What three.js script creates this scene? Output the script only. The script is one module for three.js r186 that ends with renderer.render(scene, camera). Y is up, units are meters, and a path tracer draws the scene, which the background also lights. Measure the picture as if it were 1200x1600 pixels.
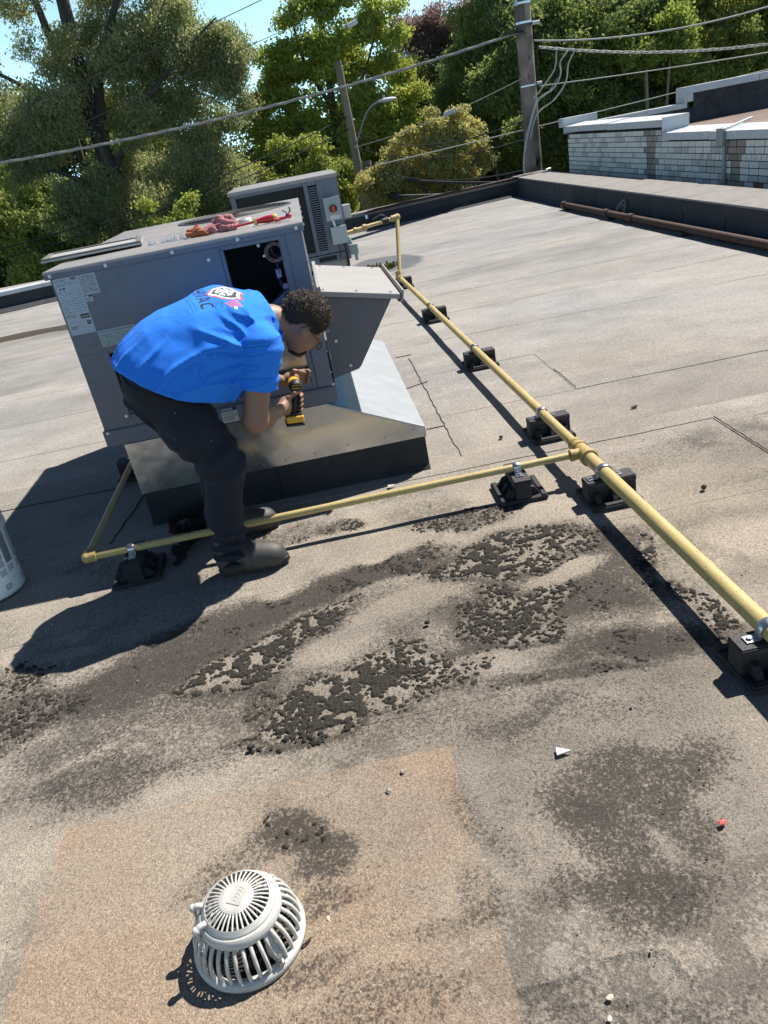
import * as THREE from 'three';
import { RoundedBoxGeometry } from 'three/addons/geometries/RoundedBoxGeometry.js';
import { mergeGeometries, mergeVertices, toCreasedNormals } from 'three/addons/utils/BufferGeometryUtils.js';

// ---------------------------------------------------------------- camera, sky, sun, exposure
const scene = new THREE.Scene();
const camera = new THREE.PerspectiveCamera(68.45, 3 / 4, 0.05, 900);
camera.position.set(1.2136, 1.6579, 3.7628);
camera.rotation.set(-0.46187, -0.02853, -0.19159, 'YXZ');
const SUN = new THREE.Vector3(0.667, 1, -0.55).normalize();
const sun = new THREE.DirectionalLight(new THREE.Color(1, 0.955, 0.885), 5);
sun.position.copy(SUN).multiplyScalar(60); sun.target.position.set(1, 0, -4);
sun.castShadow = true; sun.shadow.mapSize.set(4096, 4096); sun.shadow.radius = 1;
Object.assign(sun.shadow.camera, { left: -45, right: 45, top: 45, bottom: -45, near: 1, far: 160 });
scene.add(sun, sun.target);
{ // clear summer sky: pale near the horizon, deeper blue overhead, a soft brightening round the sun
  const W = 512, H = 256, d = new Float32Array(W * H * 4);
  for (let j = 0; j < H; j++) for (let i = 0; i < W; i++) {
    const el = ((j + .5) / H - .5) * Math.PI, az = ((i + .5) / W - .5) * 2 * Math.PI;
    const s = Math.max(0, Math.sin(el)), x = Math.cos(el) * Math.cos(az), z = Math.cos(el) * Math.sin(az);
    const k = Math.pow(1 - s, 4.8), c = Math.max(0, x * SUN.x + Math.sin(el) * SUN.y + z * SUN.z);
    const g = .10 * Math.pow(c, 16) + .03 * Math.pow(c, 3), o = (j * W + i) * 4;
    d[o] = .004 + .76 * k + g; d[o + 1] = .020 + 1.26 * k + g; d[o + 2] = .085 + 1.5 * k + g * .9; d[o + 3] = 1;
    if (el < 0) { const f = Math.max(.25, 1 + el * 3); d[o] *= f * .8; d[o + 1] *= f * .8; d[o + 2] *= f * .7; }
  }
  const t = new THREE.DataTexture(d, W, H, THREE.RGBAFormat, THREE.FloatType);
  t.mapping = THREE.EquirectangularReflectionMapping; t.magFilter = t.minFilter = THREE.LinearFilter; t.needsUpdate = true;
  scene.background = t; scene.environment = t;
}
const renderer = new THREE.WebGLRenderer({ antialias: true });
renderer.toneMapping = THREE.LinearToneMapping; renderer.toneMappingExposure = 1.68;
renderer.shadowMap.enabled = true;

// ---------------------------------------------------------------- helpers
const V = (x, y, z) => new THREE.Vector3(x, y, z), PI = Math.PI;
const clamp = (x, a = 0, b = 1) => x < a ? a : x > b ? b : x, mix = (a, b, t) => a + (b - a) * t;
const sstep = (a, b, x) => { const t = clamp((x - a) / (b - a)); return t * t * (3 - 2 * t); };
function rng(seed) { let s = seed >>> 0; return () => { s = (s + 0x6D2B79F5) | 0; let t = Math.imul(s ^ (s >>> 15), 1 | s); t = (t + Math.imul(t ^ (t >>> 7), 61 | t)) ^ t; return ((t ^ (t >>> 14)) >>> 0) / 4294967296; }; }
const hash2 = (x, y) => { let h = Math.imul(x, 374761393) + Math.imul(y, 668265263) | 0; h = Math.imul(h ^ (h >>> 13), 1274126177); return ((h ^ (h >>> 16)) >>> 0) / 4294967296; };
function noise2(x, y) {
  const i = Math.floor(x), j = Math.floor(y), u = x - i, v = y - j, a = u * u * (3 - 2 * u), b = v * v * (3 - 2 * v);
  const p = hash2(i, j), q = hash2(i + 1, j), r = hash2(i, j + 1), s = hash2(i + 1, j + 1);
  return p + (q - p) * a + (r - p) * b + (p - q - r + s) * a * b;
}
function fbm(x, y, n = 4) { let s = 0, a = .5, t = 0; for (let k = 0; k < n; k++) { s += a * noise2(x, y); t += a; a *= .5; x = x * 2.03 + 17.1; y = y * 2.03 + 9.7; } return s / t; }
const noise3 = (x, y, z) => { const k = Math.floor(z), f = z - k, w = f * f * (3 - 2 * f); return mix(noise2(x + k * 37.3, y + k * 17.9), noise2(x + (k + 1) * 37.3, y + (k + 1) * 17.9), w); };
function voronoi(x, y) { // [distance to border-ish F2-F1, F1, id]
  const i = Math.floor(x), j = Math.floor(y); let f1 = 9, f2 = 9, id = 0;
  for (let b = -1; b < 2; b++) for (let a = -1; a < 2; a++) {
    const u = i + a + .15 + .7 * hash2(i + a, j + b), v = j + b + .15 + .7 * hash2(i + a + 57, j + b + 131), e = Math.hypot(u - x, v - y);
    if (e < f1) { f2 = f1; f1 = e; id = hash2(i + a + 11, j + b + 23); } else if (e < f2) f2 = e;
  }
  return [f2 - f1, f1, id];
}
const used = new Map();
const numbered = n => { const c = used.get(n) || 0; used.set(n, c + 1); return c ? n + '_' + String(c).padStart(3, '0') : n; };
function mesh(name, geo, mat, parent) {
  const m = new THREE.Mesh(geo, mat); m.name = parent ? name : numbered(name); m.castShadow = m.receiveShadow = true;
  (parent || scene).add(m); return m;
}
function tag(o, label, category, group, kind) { if (label) o.userData.label = label; if (category) o.userData.category = category; if (group) o.userData.group = group; if (kind) o.userData.kind = kind; return o; }
function thing(name, label, category, pos = [0, 0, 0], turn = 0, group) {
  const o = new THREE.Group(); o.name = numbered(name); o.position.set(...pos); o.rotation.y = turn; scene.add(o); return tag(o, label, category, group);
}
function struct(name, geo, mat) { const m = mesh(name, geo, mat); m.userData.kind = 'structure'; return m; }
function merge(list) {
  return mergeGeometries(list.map(g => { const h = g.index ? g.toNonIndexed() : g; if (!h.attributes.uv) h.setAttribute('uv', new THREE.BufferAttribute(new Float32Array(h.attributes.position.count * 2), 2)); if (!h.attributes.normal) h.computeVertexNormals(); for (const k of Object.keys(h.attributes)) if (!['position', 'normal', 'uv', 'color'].includes(k)) h.deleteAttribute(k); return h; }));
}
// box given by its extents, with slightly rounded edges; uv in metres
function boxUV(g) { // metre uv by dominant normal
  const p = g.attributes.position, n = g.attributes.normal, uv = new Float32Array(p.count * 2);
  for (let i = 0; i < p.count; i++) {
    const ax = Math.abs(n.getX(i)), ay = Math.abs(n.getY(i)), az = Math.abs(n.getZ(i));
    if (ay >= ax && ay >= az) { uv[2 * i] = p.getX(i); uv[2 * i + 1] = p.getZ(i); } else if (ax >= az) { uv[2 * i] = p.getZ(i); uv[2 * i + 1] = p.getY(i); } else { uv[2 * i] = p.getX(i); uv[2 * i + 1] = p.getY(i); }
  }
  g.setAttribute('uv', new THREE.BufferAttribute(uv, 2)); return g;
}
function box(x0, x1, y0, y1, z0, z1, r = .003) {
  const w = x1 - x0, h = y1 - y0, d = z1 - z0, m = Math.min(w, h, d);
  const g = r > 0 ? new RoundedBoxGeometry(w, h, d, 1, Math.min(r, m * .45)) : new THREE.BoxGeometry(w, h, d);
  g.translate((x0 + x1) / 2, (y0 + y1) / 2, (z0 + z1) / 2); return boxUV(g);
}
function rod(a, b, r0, r1 = r0, n = 12, open = false) {
  const d = V().subVectors(b, a), L = d.length(), g = new THREE.CylinderGeometry(r1, r0, L, n, 1, open);
  const uv = g.attributes.uv; for (let i = 0; i < uv.count; i++) uv.setXY(i, uv.getX(i) * 2 * PI * r0, uv.getY(i) * L);
  g.applyQuaternion(new THREE.Quaternion().setFromUnitVectors(V(0, 1, 0), d.normalize())); g.translate((a.x + b.x) / 2, (a.y + b.y) / 2, (a.z + b.z) / 2); return g;
}
function tube(pts, r, seg = 40, n = 8, closed = false) {
  return new THREE.TubeGeometry(new THREE.CatmullRomCurve3(pts, closed, 'catmullrom', .5), seg, r, n, closed);
}
function taperTube(pts, r0, r1, seg = 10, n = 7) {
  const c = new THREE.CatmullRomCurve3(pts), g = new THREE.TubeGeometry(c, seg, 1, n, false), p = g.attributes.position, q = V(), s = V();
  for (let i = 0; i <= seg; i++) { c.getPointAt(i / seg, q); const r = mix(r0, r1, i / seg); for (let j = 0; j <= n; j++) { const k = i * (n + 1) + j; s.fromBufferAttribute(p, k).sub(q).multiplyScalar(r).add(q); p.setXYZ(k, s.x, s.y, s.z); } }
  return g;
}
function extr(pts, depth, bevel = 0, holes = []) { // polygon in xy, extruded to +z
  const s = new THREE.Shape(pts.map(p => new THREE.Vector2(p[0], p[1])));
  for (const h of holes) s.holes.push(new THREE.Path(h.map(p => new THREE.Vector2(p[0], p[1]))));
  return new THREE.ExtrudeGeometry(s, { depth, bevelEnabled: bevel > 0, bevelSize: bevel, bevelThickness: bevel, bevelSegments: 1, curveSegments: 24 });
}
function quadSheet(a, b, c, d) { // a..d counter-clockwise
  const g = new THREE.BufferGeometry(); g.setAttribute('position', new THREE.Float32BufferAttribute([a, b, c, a, c, d].flatMap(v => v), 3));
  g.setAttribute('uv', new THREE.Float32BufferAttribute([0, 0, 1, 0, 1, 1, 0, 0, 1, 1, 0, 1], 2)); g.computeVertexNormals(); return g;
}
// closed surface of a signed distance field (naive surface nets)
function nets(fn, lo, hi, h) {
  const nx = Math.ceil((hi[0] - lo[0]) / h) + 1, ny = Math.ceil((hi[1] - lo[1]) / h) + 1, nz = Math.ceil((hi[2] - lo[2]) / h) + 1;
  const f = new Float32Array(nx * ny * nz), at = (i, j, k) => (k * ny + j) * nx + i;
  for (let k = 0; k < nz; k++) for (let j = 0; j < ny; j++) for (let i = 0; i < nx; i++) f[at(i, j, k)] = fn(lo[0] + i * h, lo[1] + j * h, lo[2] + k * h);
  const vid = new Int32Array(nx * ny * nz).fill(-1), pos = [], idx = [];
  const C = [[0, 0, 0], [1, 0, 0], [0, 1, 0], [1, 1, 0], [0, 0, 1], [1, 0, 1], [0, 1, 1], [1, 1, 1]], E = [[0, 1], [2, 3], [4, 5], [6, 7], [0, 2], [1, 3], [4, 6], [5, 7], [0, 4], [1, 5], [2, 6], [3, 7]];
  for (let k = 0; k < nz - 1; k++) for (let j = 0; j < ny - 1; j++) for (let i = 0; i < nx - 1; i++) {
    let m = 0; const v = C.map(c => f[at(i + c[0], j + c[1], k + c[2])]); for (let q = 0; q < 8; q++) if (v[q] < 0) m |= 1 << q;
    if (m === 0 || m === 255) continue;
    let x = 0, y = 0, z = 0, n = 0;
    for (const [a, b] of E) if ((v[a] < 0) !== (v[b] < 0)) { const t = v[a] / (v[a] - v[b]); x += mix(C[a][0], C[b][0], t); y += mix(C[a][1], C[b][1], t); z += mix(C[a][2], C[b][2], t); n++; }
    vid[at(i, j, k)] = pos.length / 3; pos.push(lo[0] + (i + x / n) * h, lo[1] + (j + y / n) * h, lo[2] + (k + z / n) * h);
  }
  const quad = (a, b, c, d, flip) => { if (a < 0 || b < 0 || c < 0 || d < 0) return; flip ? idx.push(a, c, b, a, d, c) : idx.push(a, b, c, a, c, d); };
  for (let k = 1; k < nz - 1; k++) for (let j = 1; j < ny - 1; j++) for (let i = 1; i < nx - 1; i++) {
    const a = f[at(i, j, k)] < 0;
    if (a !== (f[at(i + 1, j, k)] < 0)) quad(vid[at(i, j - 1, k - 1)], vid[at(i, j, k - 1)], vid[at(i, j, k)], vid[at(i, j - 1, k)], !a);
    if (a !== (f[at(i, j + 1, k)] < 0)) quad(vid[at(i - 1, j, k - 1)], vid[at(i - 1, j, k)], vid[at(i, j, k)], vid[at(i, j, k - 1)], !a);
    if (a !== (f[at(i, j, k + 1)] < 0)) quad(vid[at(i - 1, j - 1, k)], vid[at(i, j - 1, k)], vid[at(i, j, k)], vid[at(i - 1, j, k)], !a);
  }
  const g = new THREE.BufferGeometry(); g.setAttribute('position', new THREE.Float32BufferAttribute(pos, 3)); g.setIndex(idx); g.computeVertexNormals();
  g.setAttribute('uv', new THREE.BufferAttribute(new Float32Array(pos.length / 3 * 2), 2)); return g;
}
const capsule = (x, y, z, b) => { // b: [ax,ay,az,bx,by,bz,ra,rb]
  const vx = b[3] - b[0], vy = b[4] - b[1], vz = b[5] - b[2], px = x - b[0], py = y - b[1], pz = z - b[2];
  const t = clamp((px * vx + py * vy + pz * vz) / (vx * vx + vy * vy + vz * vz + 1e-9)); return Math.hypot(px - vx * t, py - vy * t, pz - vz * t) - mix(b[6], b[7], t);
};
const smin = (a, b, k) => { const h = Math.max(0, k - Math.abs(a - b)) / k; return Math.min(a, b) - h * h * k * .25; };
const blend = (x, y, z, list, k) => { let d = 9; for (const b of list) { const e = capsule(x, y, z, b); d = d > 8 ? e : smin(d, e, k); } return d; };

// ---------------------------------------------------------------- textures and materials
function tex(w, h, fn, { srgb = true, repeat = null } = {}) { // fn(i, j) -> [r,g,b] 0..1 (linear when not srgb)
  const d = new Uint8Array(w * h * 4), c = [0, 0, 0];
  for (let j = 0; j < h; j++) for (let i = 0; i < w; i++) { fn(i, j, c); const o = (j * w + i) * 4; d[o] = clamp(c[0]) * 255; d[o + 1] = clamp(c[1]) * 255; d[o + 2] = clamp(c[2]) * 255; d[o + 3] = 255; }
  const t = new THREE.DataTexture(d, w, h, THREE.RGBAFormat); t.magFilter = t.minFilter = THREE.LinearFilter; if (srgb) t.colorSpace = THREE.SRGBColorSpace;
  if (repeat) { t.wrapS = t.wrapT = THREE.RepeatWrapping; t.repeat.set(...repeat); } t.needsUpdate = true; return t;
}
const toS = x => x <= .0031308 ? x * 12.92 : 1.055 * Math.pow(x, 1 / 2.4) - .055;
const std = (r, g, b, rough = .6, more = {}) => new THREE.MeshStandardMaterial({ color: new THREE.Color().setRGB(r, g, b), roughness: rough, ...more });
// soft mottling, tileable, used at different scales as colour variation and relief
const tileN = (n, f, seed) => (i, j) => { const P = n; let s = 0, a = .5, q = f; for (let k = 0; k < 4; k++) { const x = i / P * q, y = j / P * q, xi = Math.floor(x), yi = Math.floor(y), u = x - xi, v = y - yi, U = u * u * (3 - 2 * u), W = v * v * (3 - 2 * v), h = (m, o) => hash2((m % q) + seed * 131 + k * 17, (o % q) + seed * 71); s += a * mix(mix(h(xi, yi), h(xi + 1, yi), U), mix(h(xi, yi + 1), h(xi + 1, yi + 1), U), W); a *= .55; q *= 2; } return s / 1.01; };
const n1 = tileN(256, 6, 1), n2 = tileN(256, 24, 2);
const mottle = (lo, hi, rep) => tex(256, 256, (i, j, c) => { const v = mix(lo, hi, .6 * n1(i, j) + .4 * n2(i, j)); c[0] = c[1] = c[2] = v; }, { repeat: [rep, rep] });
const roughT = tex(256, 256, (i, j, c) => { const v = .55 + .55 * (n1(i, j) - .3) + .2 * (n2(i, j) - .5); c[0] = c[1] = c[2] = v; }, { srgb: false, repeat: [1.3, 1.3] });
const fineBump = tex(256, 256, (i, j, c) => { c[0] = c[1] = c[2] = .6 * n2(i, j) + .4 * hash2(i, j); }, { srgb: false, repeat: [6, 6] });
const waveBump = tex(256, 256, (i, j, c) => { c[0] = c[1] = c[2] = n1(i, j); }, { srgb: false, repeat: [.6, .6] });
const chipped = tex(512, 512, (i, j, c) => { const v = .82 + .16 * n1(i, j) + .08 * (n2(i, j) - .5), k = sstep(.84, .90, noise2(i * .13, j * .19) * .8 + .2 * noise2(i * .4, j * .4)), k2 = sstep(.66, .8, n1(i, j)) * .18; c[0] = mix(v, .42, k) - k2 * .5; c[1] = mix(v, .36, k) - k2 * .6; c[2] = mix(v, .34, k) - k2 * .5; }, { repeat: [3.2, 1.1] });
const M = {
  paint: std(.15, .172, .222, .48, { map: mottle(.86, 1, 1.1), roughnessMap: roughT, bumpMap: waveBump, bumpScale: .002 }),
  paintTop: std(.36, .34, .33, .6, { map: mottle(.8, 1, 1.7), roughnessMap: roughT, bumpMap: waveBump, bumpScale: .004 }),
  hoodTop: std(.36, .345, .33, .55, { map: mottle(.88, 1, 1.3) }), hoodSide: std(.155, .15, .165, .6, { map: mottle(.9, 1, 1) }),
  galv: std(.70, .71, .72, .22, { metalness: .9, map: mottle(.9, 1, 1.6), bumpMap: waveBump, bumpScale: .009 }),
  galvBright: std(.50, .52, .54, .42, { metalness: .8, map: mottle(.86, 1, 1.2), bumpMap: waveBump, bumpScale: .003 }),
  zinc: std(.55, .56, .58, .3, { metalness: .95 }),
  steel: std(.4, .4, .42, .35, { metalness: .9 }),
  film: std(.22, .42, .62, .35), dark: std(.012, .012, .013, .8), black: std(.018, .018, .02, .6),
  yellowPipe: std(.62, .475, .19, .48, { map: chipped, bumpMap: fineBump, bumpScale: .0006 }),
  yellowFit: std(.56, .40, .14, .5, { map: chipped, bumpMap: fineBump, bumpScale: .0015 }),
  rubber: std(.026, .027, .03, .72, { map: mottle(.6, 1, 6), bumpMap: fineBump, bumpScale: .0012 }),
  rubberTop: std(.05, .05, .053, .7, { map: mottle(.7, 1, 6), bumpMap: fineBump, bumpScale: .001 }),
  rust: std(.085, .038, .026, .75, { map: mottle(.45, 1.2, 5), bumpMap: fineBump, bumpScale: .002 }),
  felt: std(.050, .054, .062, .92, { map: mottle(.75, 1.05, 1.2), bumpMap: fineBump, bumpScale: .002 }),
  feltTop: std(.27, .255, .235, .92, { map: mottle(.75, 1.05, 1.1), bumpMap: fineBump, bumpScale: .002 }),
  whiteMetal: std(.62, .64, .66, .45, { map: mottle(.85, 1, .8) }), greyMetal: std(.30, .31, .32, .5, { metalness: .2 }),
  wood: std(.33, .28, .24, .9, { map: tex(128, 512, (i, j, c) => { const g = .55 + .5 * noise2(i * .35, j * .012) * (.6 + .4 * noise2(i * 1.3, j * .05)) - (noise2(i * .7 + 40, j * .02) > .82 ? .3 : 0); c[0] = g; c[1] = g * .99; c[2] = g * .97; }, { repeat: [1.2, .35] }) }),
  woodPale: std(.34, .28, .20, .9, { map: mottle(.7, 1, 1) }),
  wire: std(.035, .035, .037, .6), wireGrey: std(.2, .2, .2, .6), plastic: std(.62, .61, .57, .5),
};
M.wire2 = M.wireGrey;
// ---------------------------------------------------------------- the ground far below, the roof and its membrane
struct('ground', new THREE.PlaneGeometry(900, 900, 1, 1).rotateX(-PI / 2).translate(0, -4.6, -60), std(.06, .065, .04, 1, { map: mottle(.6, 1.2, 40) }));
const seg2 = (x, z, a, b, c, d) => { const t = clamp(((x - a) * (c - a) + (z - b) * (d - b)) / ((c - a) ** 2 + (d - b) ** 2)); return Math.hypot(x - a - (c - a) * t, z - b - (d - b) * t); };
const ridge = (x, z) => { if (x < 1.2 || x > 1.8 || z < 2.65 || z > 3) return 0; const w = .006 * Math.sin(x * 21); const e = Math.min(seg2(x, z + w, 1.33, 2.808, 1.52, 2.782), seg2(x, z + w, 1.52, 2.782, 1.66, 2.79), seg2(x, z + w, 1.66, 2.79, 1.685, 2.86)); return .0085 * Math.exp(-e * e / .00009); };
const roofH = (x, z) => ridge(x, z) + .0075 * (fbm(x * 1.1 + 3, z * 1.6 + 8, 3) - .5) + .004 * (noise2(x * 4 + 9, z * 7) - .5);
// dark dirt and crusted moss lying on the roof: [x, z, rx, rz, turn, strength, crust]
const spots = [
  [1.05, 1.76, .30, .17, .25, 1.0, 1], [1.38, 1.74, .16, .07, .5, .75, .8], [.90, 1.93, .16, .06, 0, .7, .6], [.68, 1.42, .28, .12, .5, .95, 1], [.93, 1.27, .16, .06, .45, .8, .9], [.74, 1.66, .09, .12, 0, .6, .7], [.72, 1.86, .13, .04, 0, .55, .6],
  [1.78, 1.06, .34, .14, .1, 1.05, .75], [1.60, 1.10, .10, .06, .3, 1.1, .9], [1.70, .72, .22, .10, .1, .75, .55], [1.66, 1.50, .20, .14, .2, .9, .95], [1.85, 1.40, .16, .10, .3, .75, .85], [1.62, 1.33, .07, .09, 0, .75, .8],
  [.45, 1.20, .34, .16, .35, .85, .08], [.25, 1.42, .28, .14, .3, .75, .06], [.95, 1.05, .40, .10, .2, .95, .12], [1.30, .98, .25, .09, .2, .9, .35], [2.05, 1.76, .26, .08, -.1, .85, .25], [1.72, 1.86, .26, .045, -.1, .75, .15], [2.02, 1.50, .14, .14, .4, .6, .25],
  [1.80, 2.34, .20, .10, .25, .66, 0], [1.62, 2.46, .07, .20, 0, .58, 0], [1.64, 2.66, .15, .08, 0, .6, 0], [1.85, 2.52, .10, .10, .3, .5, 0], [1.45, 2.60, .10, .07, 0, .45, 0], [1.35, 2.35, .05, .16, .1, .45, 0], [1.55, 2.0, .16, .05, 0, .45, 0],
  [.80, 2.26, .11, .07, 0, .85, .12], [.90, 2.34, .10, .05, .2, .75, .08], [1.48, 2.88, .2, .06, -.05, .45, 0], [1.70, 2.93, .16, .06, .3, .35, 0], [.92, 2.45, .08, .05, 0, .5, .1], [.84, 2.66, .10, .05, 0, .5, 0], [.95, 2.78, .25, .06, 0, .5, 0], [1.24, 2.56, .06, .09, 0, .45, 0], [1.15, 2.64, .14, .04, 0, .35, 0], [.62, 2.34, .10, .07, .4, .4, 0],
  [-.12, 1.50, .20, .14, .3, .8, .6], [-.35, 1.30, .25, .2, 0, .7, .5], [.2, 1.9, .2, .07, 0, .4, .05], [.05, 1.75, .3, .05, 0, .3, 0], [1.5, 1.62, .12, .05, .3, .45, .5],
  [2.27, 1.32, .035, .16, -.08, .8, .8], [2.31, 1.66, .045, .2, -.05, .9, .8], [2.16, 1.2, .12, .25, 0, .55, .1],
  [1.25, 1.5, 1.15, .42, .22, .42, 0], [.45, 1.38, .7, .34, .3, .40, 0], [1.9, 1.35, .42, .5, 0, .42, 0], [1.75, 2.42, .34, .36, 0, .34, 0], [.9, 2.4, .3, .25, .3, .22, 0], [1.55, 2.0, .6, .12, -.05, .35, 0], [.1, 1.93, .6, .1, .02, .32, 0], [1.2, 1.36, .30, .09, .3, -.6, 0], [1.93, 1.26, .17, .06, .15, -.55, 0], [1.5, 1.72, .22, .05, .1, -.45, 0], [2.0, 1.62, .25, .05, 0, -.35, 0],
  [2.45, 1.05, .2, .1, 0, .25, 0], [2.75, .45, .5, .2, 0, .35, 0], [3.2, .9, .5, .2, 0, .3, 0], [-.8, .9, .5, .2, 0, .3, 0], [.3, .8, .5, .2, 0, .3, 0], [.75, .45, .25, .12, 0, .6, .15], [1.05, .5, .14, .07, 0, .75, .5],
];
for (const s of spots) { s.c = Math.cos(s[4]); s.s = Math.sin(s[4]); }
function dirt(x, z) { // [amount 0..1.2, crust 0..1]
  const wx = x + .05 * (noise2(x * 9 + 3, z * 9) - .5) + .15 * (noise2(x * 3.5, z * 3.5 + 5) - .5), wz = z + .06 * (noise2(x * 9 + 40, z * 9 + 7) - .5) + .13 * (noise2(x * 4 + 8, z * 4) - .5); let a = 0, k = 0;
  for (const s of spots) {
    const dx = wx - s[0], dz = wz - s[1]; if (Math.abs(dx) > s[2] * 2.2 + .1 && Math.abs(dx) > s[3] * 2.2 + .1) continue;
    const u = (dx * s.c - dz * s.s) / s[2], v = (dx * s.s + dz * s.c) / s[3], q = u * u + v * v; if (q > 4) continue;
    const e = s[5] * (1 - sstep(.25, 1.9, q)); a = e < 0 ? Math.max(0, a + e) : a + e * (1 - Math.min(1, a) * .8); k = Math.max(k, e * s[6]);
  }
  return [a, k];
}
function crust(x, z) { // height in metres of the cracked crust above the membrane, < 0 where there is none
  const k = dirt(x, z)[1]; if (k < .06) return -1;
  const w = .012 * (noise2(x * 40, z * 40) - .5), n = fbm(x * 13 + 4, z * 15, 3);
  const cover = k * 1.05 + 1.1 * (n - .5) - .21; if (cover < 0 || noise2(x * 150, z * 165) > .42 + cover * 1.3) return -1;
  const lump = fbm((x + w) * 30 + 3, (z - w) * 36, 4), fine = fbm(x * 84 + 8, z * 95, 3), big = sstep(.25, .7, cover) * sstep(.3, .6, noise2(x * 6, z * 6 + 9)), vo = voronoi((x + w) * 62, (z - w) * 74);
  const e = Math.min(mix(fine, lump, big) - (.685 - .225 * Math.min(1, cover * 1.15)), (vo[0] - .06) * .5);
  return e <= 0 ? -1 : Math.min(1, e * 9) * (.0008 + .0024 * clamp(k) * (.3 + noise2(x * 120, z * 120))) + .0003;
}
function roofCol(x, z, c, px) { // sRGB colour of the membrane at (x, z); px = metres per texel
  const strip = Math.floor((z + .98) / .925 + 40), sv = hash2(strip, 7) - .5;
  let v = .232 * mix(1.10, 1, sstep(-2, .6, z)) * (1 + .13 * sv + mix(.42, .66, sstep(-1.5, .6, z)) * (fbm(x * .9 + 4, z * 1.5 + strip * 3.1, 4) - .5) + mix(.3, .46, sstep(-1.5, .6, z)) * (fbm(x * 5 + 2, z * 6.5, 3) - .5));
  let warm = .5 + .9 * (fbm(x * .6 + 31, z * .8 + 12, 3) - .5) + (z > .4 ? .12 : -.10) - clamp((-z - 1) * .02, 0, .12);
  const st = fbm(x * .35 + 60, z * 2.3 + 4, 4); v *= 1 - mix(.12, .34, sstep(-1, .6, z)) * sstep(.52, .74, st); // long stains left by standing water
  if (z > .2) v *= 1 - .42 * sstep(.5, .68, fbm(x * 2.0 + 5, z * 2.9 + 2, 4)) * sstep(.35, .6, noise2(x * 14, z * 16) * .5 + noise2(x / .008, z / .008) * .5);
  const wz = sstep(-3, 1.2, z); let r = v * (1.0 + .075 * wz + .08 * warm), g = v * (.975 - .01 * wz + .01 * warm), b = v * (.955 - .095 * wz - .10 * warm);
  const inPatch = x > .165 && x < 1.322 && z > 2.075; // newer tan patch sheet round the drain
  if (inPatch) {
    const t = .42 + .48 * sstep(.30, .62, fbm(x * 2.2 + 7, z * 2.6 + 3, 4)), o = sstep(.5, .8, noise2(x * 2.1 + 1, z * 2 + 8)) * .5 * (x < .6 ? 1.4 : .5);
    r = mix(r, .268, t) + .05 * o; g = mix(g, .196, t); b = mix(b, .136, t) - .01 * o;
    if (z > 2.76 && x > .7 && x < 1.2) { const w = sstep(.5, .75, fbm(x * 4, z * 7 + 2, 3)) * sstep(2.76, 2.84, z) * sstep(1.2, 1.08, x) * sstep(.7, .82, x); r = mix(r, .17, w); g = mix(g, .165, w); b = mix(b, .16, w); }
  }
  const sand = sstep(.5, .75, fbm(x * 1.4 + 11, z * 1.9 + 21, 4)) * (z > .2 && x > 1.4 ? .55 : .2); r = mix(r, .32, sand); g = mix(g, .28, sand); b = mix(b, .22, sand);
  if (z < -6 && x < -.6) { const q = ((x + 2.75) / 1.5) ** 2 + ((z + 7.26 - .05 * (x + 2.75) + .18 * (noise2(x * 2, z * 2) - .5)) / .27) ** 2, k = 1 - sstep(.85, 1.1, q); r = mix(r, .045, k); g = mix(g, .034, k); b = mix(b, .021, k); }
  if (z < -5.8 && x > 1.2 && x < 3.4) { const q = ((x - 2.15) / .62) ** 2 + ((z + 7.2) / .75) ** 2 + .5 * (noise2(x * 4, z * 4) - .5), k = 1 - sstep(.7, 1.1, q); r = mix(r, .10, k); g = mix(g, .105, k); b = mix(b, .115, k); }
  const far = clamp((-z - .4) * .5) * (1 - clamp((-z - 11) * .5));
  if (far > 0) { const s2 = sstep(.55, .72, fbm(x * .5 + z * .45 + 9, z * 1.1 - x * .12, 4)) * far * .2; r *= 1 - s2; g *= 1 - s2 * .95; b *= 1 - s2 * .9; }
  if (z > .3) {
    const d = dirt(x, z);
    if (d[0] > .01) {
      const gr = .55 * noise2(x / .0036 + 7, z / .0036) + .45 * noise2(x / .0072, z / .0072), gr2 = noise2(x * 60 + 4, z * 60), a = clamp(d[0], 0, 1.1) * (1 - .72 * sstep(.3, .8, d[1])), k = clamp(.30 * a + .70 * sstep(.26, .74, a * .85 + 1.1 * (gr - .5) + .18 * (gr2 - .5))) * .95;
      r = mix(r, .036, k); g = mix(g, .029, k); b = mix(b, .023, k);
      if (crust(x, z) > 0) { r = .022; g = .019; b = .015; }
    }
  }
  // mineral granules: light and dark grains
  const h = hash2(Math.floor(x / px + 5000), Math.floor(z / px + 5000)), h2 = noise2(x / .0034 + 91, z / .0034), amp = px < .004 ? 1 : .55;
  const gz = 1 + amp * (.72 * (h2 - .5) + .62 * (h - .5)); r *= gz; g *= gz; b *= gz;
  if (h > .985) { r *= 1.5; g *= 1.5; b *= 1.5; }
  c[0] = toS(clamp(r)); c[1] = toS(clamp(g)); c[2] = toS(clamp(b));
}
function roofMap(x0, x1, z0, z1, w) {
  const px = (x1 - x0) / w, h = Math.round((z1 - z0) / px), t = tex(w, h, (i, j, c) => roofCol(x0 + (i + .5) * px, z0 + (j + .5) * px, c, px));
  return { m: new THREE.MeshStandardMaterial({ map: t, roughness: .95, bumpMap: granBump, bumpScale: .0016 }), x0, x1, z0, z1 };
}
const granBump = tex(512, 512, (i, j, c) => { const s = noise2((i % 512) * .5, j * .5) * .6 + hash2(i, j) * .4; c[0] = c[1] = c[2] = s; }, { srgb: false, repeat: [4, 4] });
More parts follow.
